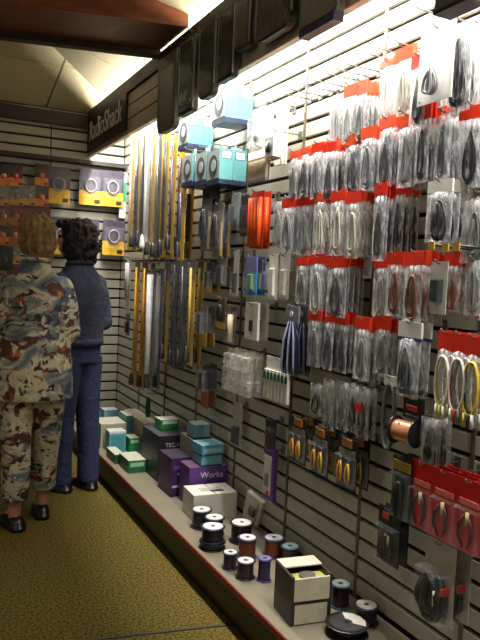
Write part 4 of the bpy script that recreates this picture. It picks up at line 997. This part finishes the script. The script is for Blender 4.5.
# cartons by the wall, stacked
carton('grey_carton', 1.44, 1.55, 3.40, 3.62, ZP, .29, (150, 144, 128), (160, 154, 136), 0, 'plain grey carton against the wall behind the purple ones')
carton('teal_carton', 1.40, 1.515, 3.205, 3.32, ZP+.2075, .052, (104, 160, 170), (150, 182, 186), 0, 'lower teal carton on top of the Works carton', None, ((40, 50, 86), .0, .14))
carton('teal_carton', 1.395, 1.525, 3.205, 3.325, ZP+.2625, .055, (84, 152, 164), (120, 168, 178), .06, 'upper teal carton on top of the Works carton', ((150, 190, 196), .3, .7), ((34, 44, 80), .0, .12))
carton('teal_carton', 1.45, 1.545, 3.44, 3.54, ZP+.2925, .08, (120, 164, 178), (170, 186, 190), 0, 'teal carton on top of the plain grey carton', None, ((36, 46, 80), .0, .14))
carton('grey_carton', 1.44, 1.55, 4.0, 4.26, ZP, .20, (146, 140, 122), (156, 150, 130), 0, 'grey carton between the black carton and the wall')
# kraft-white drawer boxes at the front
c = carton('drawer_box', 1.222, 1.378, 1.945, 2.095, ZP, .08, (44, 40, 38), (40, 36, 36), -.12, 'lower black and cream drawer box at the plinth front', ((190, 182, 160), .06, .92))
c = empty('drawer_box', (1.30, 2.02, ZP+.083), -.12); c.scale = (1.17, 1.05, 1.08)
MB().box(-.0665, .0665, -.0725, .0725, 0, .006).box(-.0665, -.058, -.0725, .0725, .006, .085).box(.058, .0665, -.0725, .0725, .006, .085).box(-.058, .058, .066, .0725, .006, .085).build('box_shell', cmat((46, 42, 40), .5), c)
MB().box(-.058, .058, -.0735, -.066, .004, .078).build('cream_front', cmat((196, 188, 166), .5), c)
MB().hexa([(-.062, .0, .086), (.062, .0, .086), (.064, .072, .086), (-.064, .072, .086), (-.062, .0, .090), (.062, .0, .090), (.064, .072, .090), (-.064, .072, .090)]).build('cream_lid', cmat((206, 198, 178), .5), c)
MB().box(-.056, .056, -.064, .0, .006, .066).build('yellow_label', cmat((176, 168, 84), .5), c); MB().lathe([(.0001, 0), (.026, 0), (.026, .006), (.0001, .006)], 18, (.0, -.03, .067)).build('grey_disc', cmat((92, 88, 80), .4), c)
tag(c, 'upper open drawer box with cream front and yellow label inside', 'box', 'cartons on the plinth')
# leaning white card
c = card(.10, .165, (206, 202, 190), 'leaning_pack', .022); block(c, 'grey_device', -.02, .02, -.105, -.05, (96, 94, 90), -.012); MB().box(.024, .032, -.003, 0, -.12, -.01).build('grey_stripe', cmat((150, 146, 138)), c)
c.location = (1.505, 2.80, ZP+.151); c.rotation_euler = (.30, .38, WR+.45); tag(c, 'white card pack leaning on the slatwall beside the spools', 'carded pack')

# ------------------------------------------------ wire spools on the plinth
SP = [  # px, py of the base front, flange radius, height, winding, label, flange, text
    (202, 530, .052, .086, (30, 28, 32), (206, 206, 200), (40, 42, 70), 'black wire spool nearest the white carton'),
    (215, 537, .050, .080, (26, 26, 30), (210, 210, 204), (34, 36, 60), 'black wire spool second from the white carton'),
    (214, 552, .060, .030, (24, 24, 26), (60, 58, 60), (22, 22, 24), 'flat black reel under a black wire spool'),
    (243, 545, .056, .088, (28, 26, 28), (214, 212, 206), (26, 26, 34), 'black wire spool below the leaning white card'),
    (248, 560, .044, .085, (112, 62, 44), (206, 204, 200), (56, 60, 100), 'copper brown wire spool in the middle of the group'),
    (275, 559, .047, .080, (128, 72, 50), (206, 206, 204), (58, 62, 110), 'copper brown wire spool close to the slatwall'),
    (291, 563, .042, .060, (90, 60, 52), (170, 196, 200), (60, 120, 130), 'teal rimmed spool behind the drawer boxes'),
    (230, 571, .034, .068, (44, 36, 46), (196, 196, 196), (46, 46, 72), 'small dark spool at the plinth edge'),
    (246, 581, .040, .070, (36, 30, 34), (206, 204, 198), (38, 36, 44), 'dark spool nearest the drawer boxes'),
    (264, 583, .030, .090, (46, 36, 70), (120, 110, 150), (60, 54, 110), 'purple spool tucked left of the drawer boxes'),
    (342, 610, .040, .085, (58, 34, 44), (190, 196, 196), (74, 110, 122), 'brown spool with teal rim by the near slatwall'),
    (369, 628, .046, .065, (36, 30, 46), (206, 202, 190), (44, 40, 60), 'dark spool with cream top at the right end'),
]
for px, py, rf, h_, wr_, tp, flc, lab in SP:
    q = onZ(px, py, ZP); r = empty('wire_spool', (min(q.x+.012, XW-rf-.004), q.y+rf*.8, ZP+.0005))
    spool_parts(r, rf, rf*.84, h_, wr_, tp, flc); tag(r, lab, 'wire spool', 'wire spools on the plinth')
    if 'flat black reel' in lab:
        r2 = empty('wire_spool', (r.location.x, r.location.y, ZP+.033)); spool_parts(r2, .056, .048, .065, (24, 24, 28), (214, 212, 206), (36, 38, 62)); tag(r2, 'black wire spool standing on a flat black reel', 'wire spool', 'wire spools on the plinth')
q = onZ(350, 642, ZP); r = empty('wire_reel', (q.x+.02, q.y+.05, ZP+.0005)); spool_parts(r, .075, .05, .04, (24, 22, 24), (54, 50, 48), (30, 28, 28))
MB().poly3([(.02*math.cos(a), .02*math.sin(a), .0412) for a in [math.radians(d) for d in (70, 40, 10, -20, -50)]]+[(.066*math.cos(a), .066*math.sin(a), .0412) for a in [math.radians(d) for d in (-50, -20, 10, 40, 70)]], (0, 0, .0008)).build('white_label', cmat((200, 194, 184)), r)
tag(r, 'wide flat black reel with white quarter label at the bottom edge', 'wire spool', 'wire spools on the plinth')

# ------------------------------------------------ bare hooks on the upper slatwall
BARE = [(278, 90), (288, 86), (298, 81), (309, 76), (321, 69), (332, 65), (367, 50), (376, 44), (395, 38), (416, 4), (262, 98), (344, 60)]
for i, (px, py) in enumerate(sorted(BARE)):
    q = on_wall(px, py, .16); inst(hook_proto(.16), (XW, q.y, q.z-.02), WR, 'empty silver hook, %s from the left on the bright upper slatwall' % ORD[i], 'hook', 'empty upper hooks')
for i, (px, py) in enumerate([(432, 246), (446, 248), (457, 247)]):
    q = on_wall(px, py, .2); r = empty('price_hook', (XW, q.y, q.z), WR); MB().tube([(0, 0, 0), (0, -.2, .004)], .004, 6).build('hook_arm', M_black, r, True); MB().box(-.012, .012, -.004, 0, -.012, .02).build('hook_plate', M_black, r); MB().box(-.012, .012, -.204, -.2, -.010, .012).build('price_tag', cmat((206, 176, 60)), r)
    tag(r, 'black hook with yellow price tag, %s of three above the brown cords' % ORD[i], 'hook', 'black price hooks')
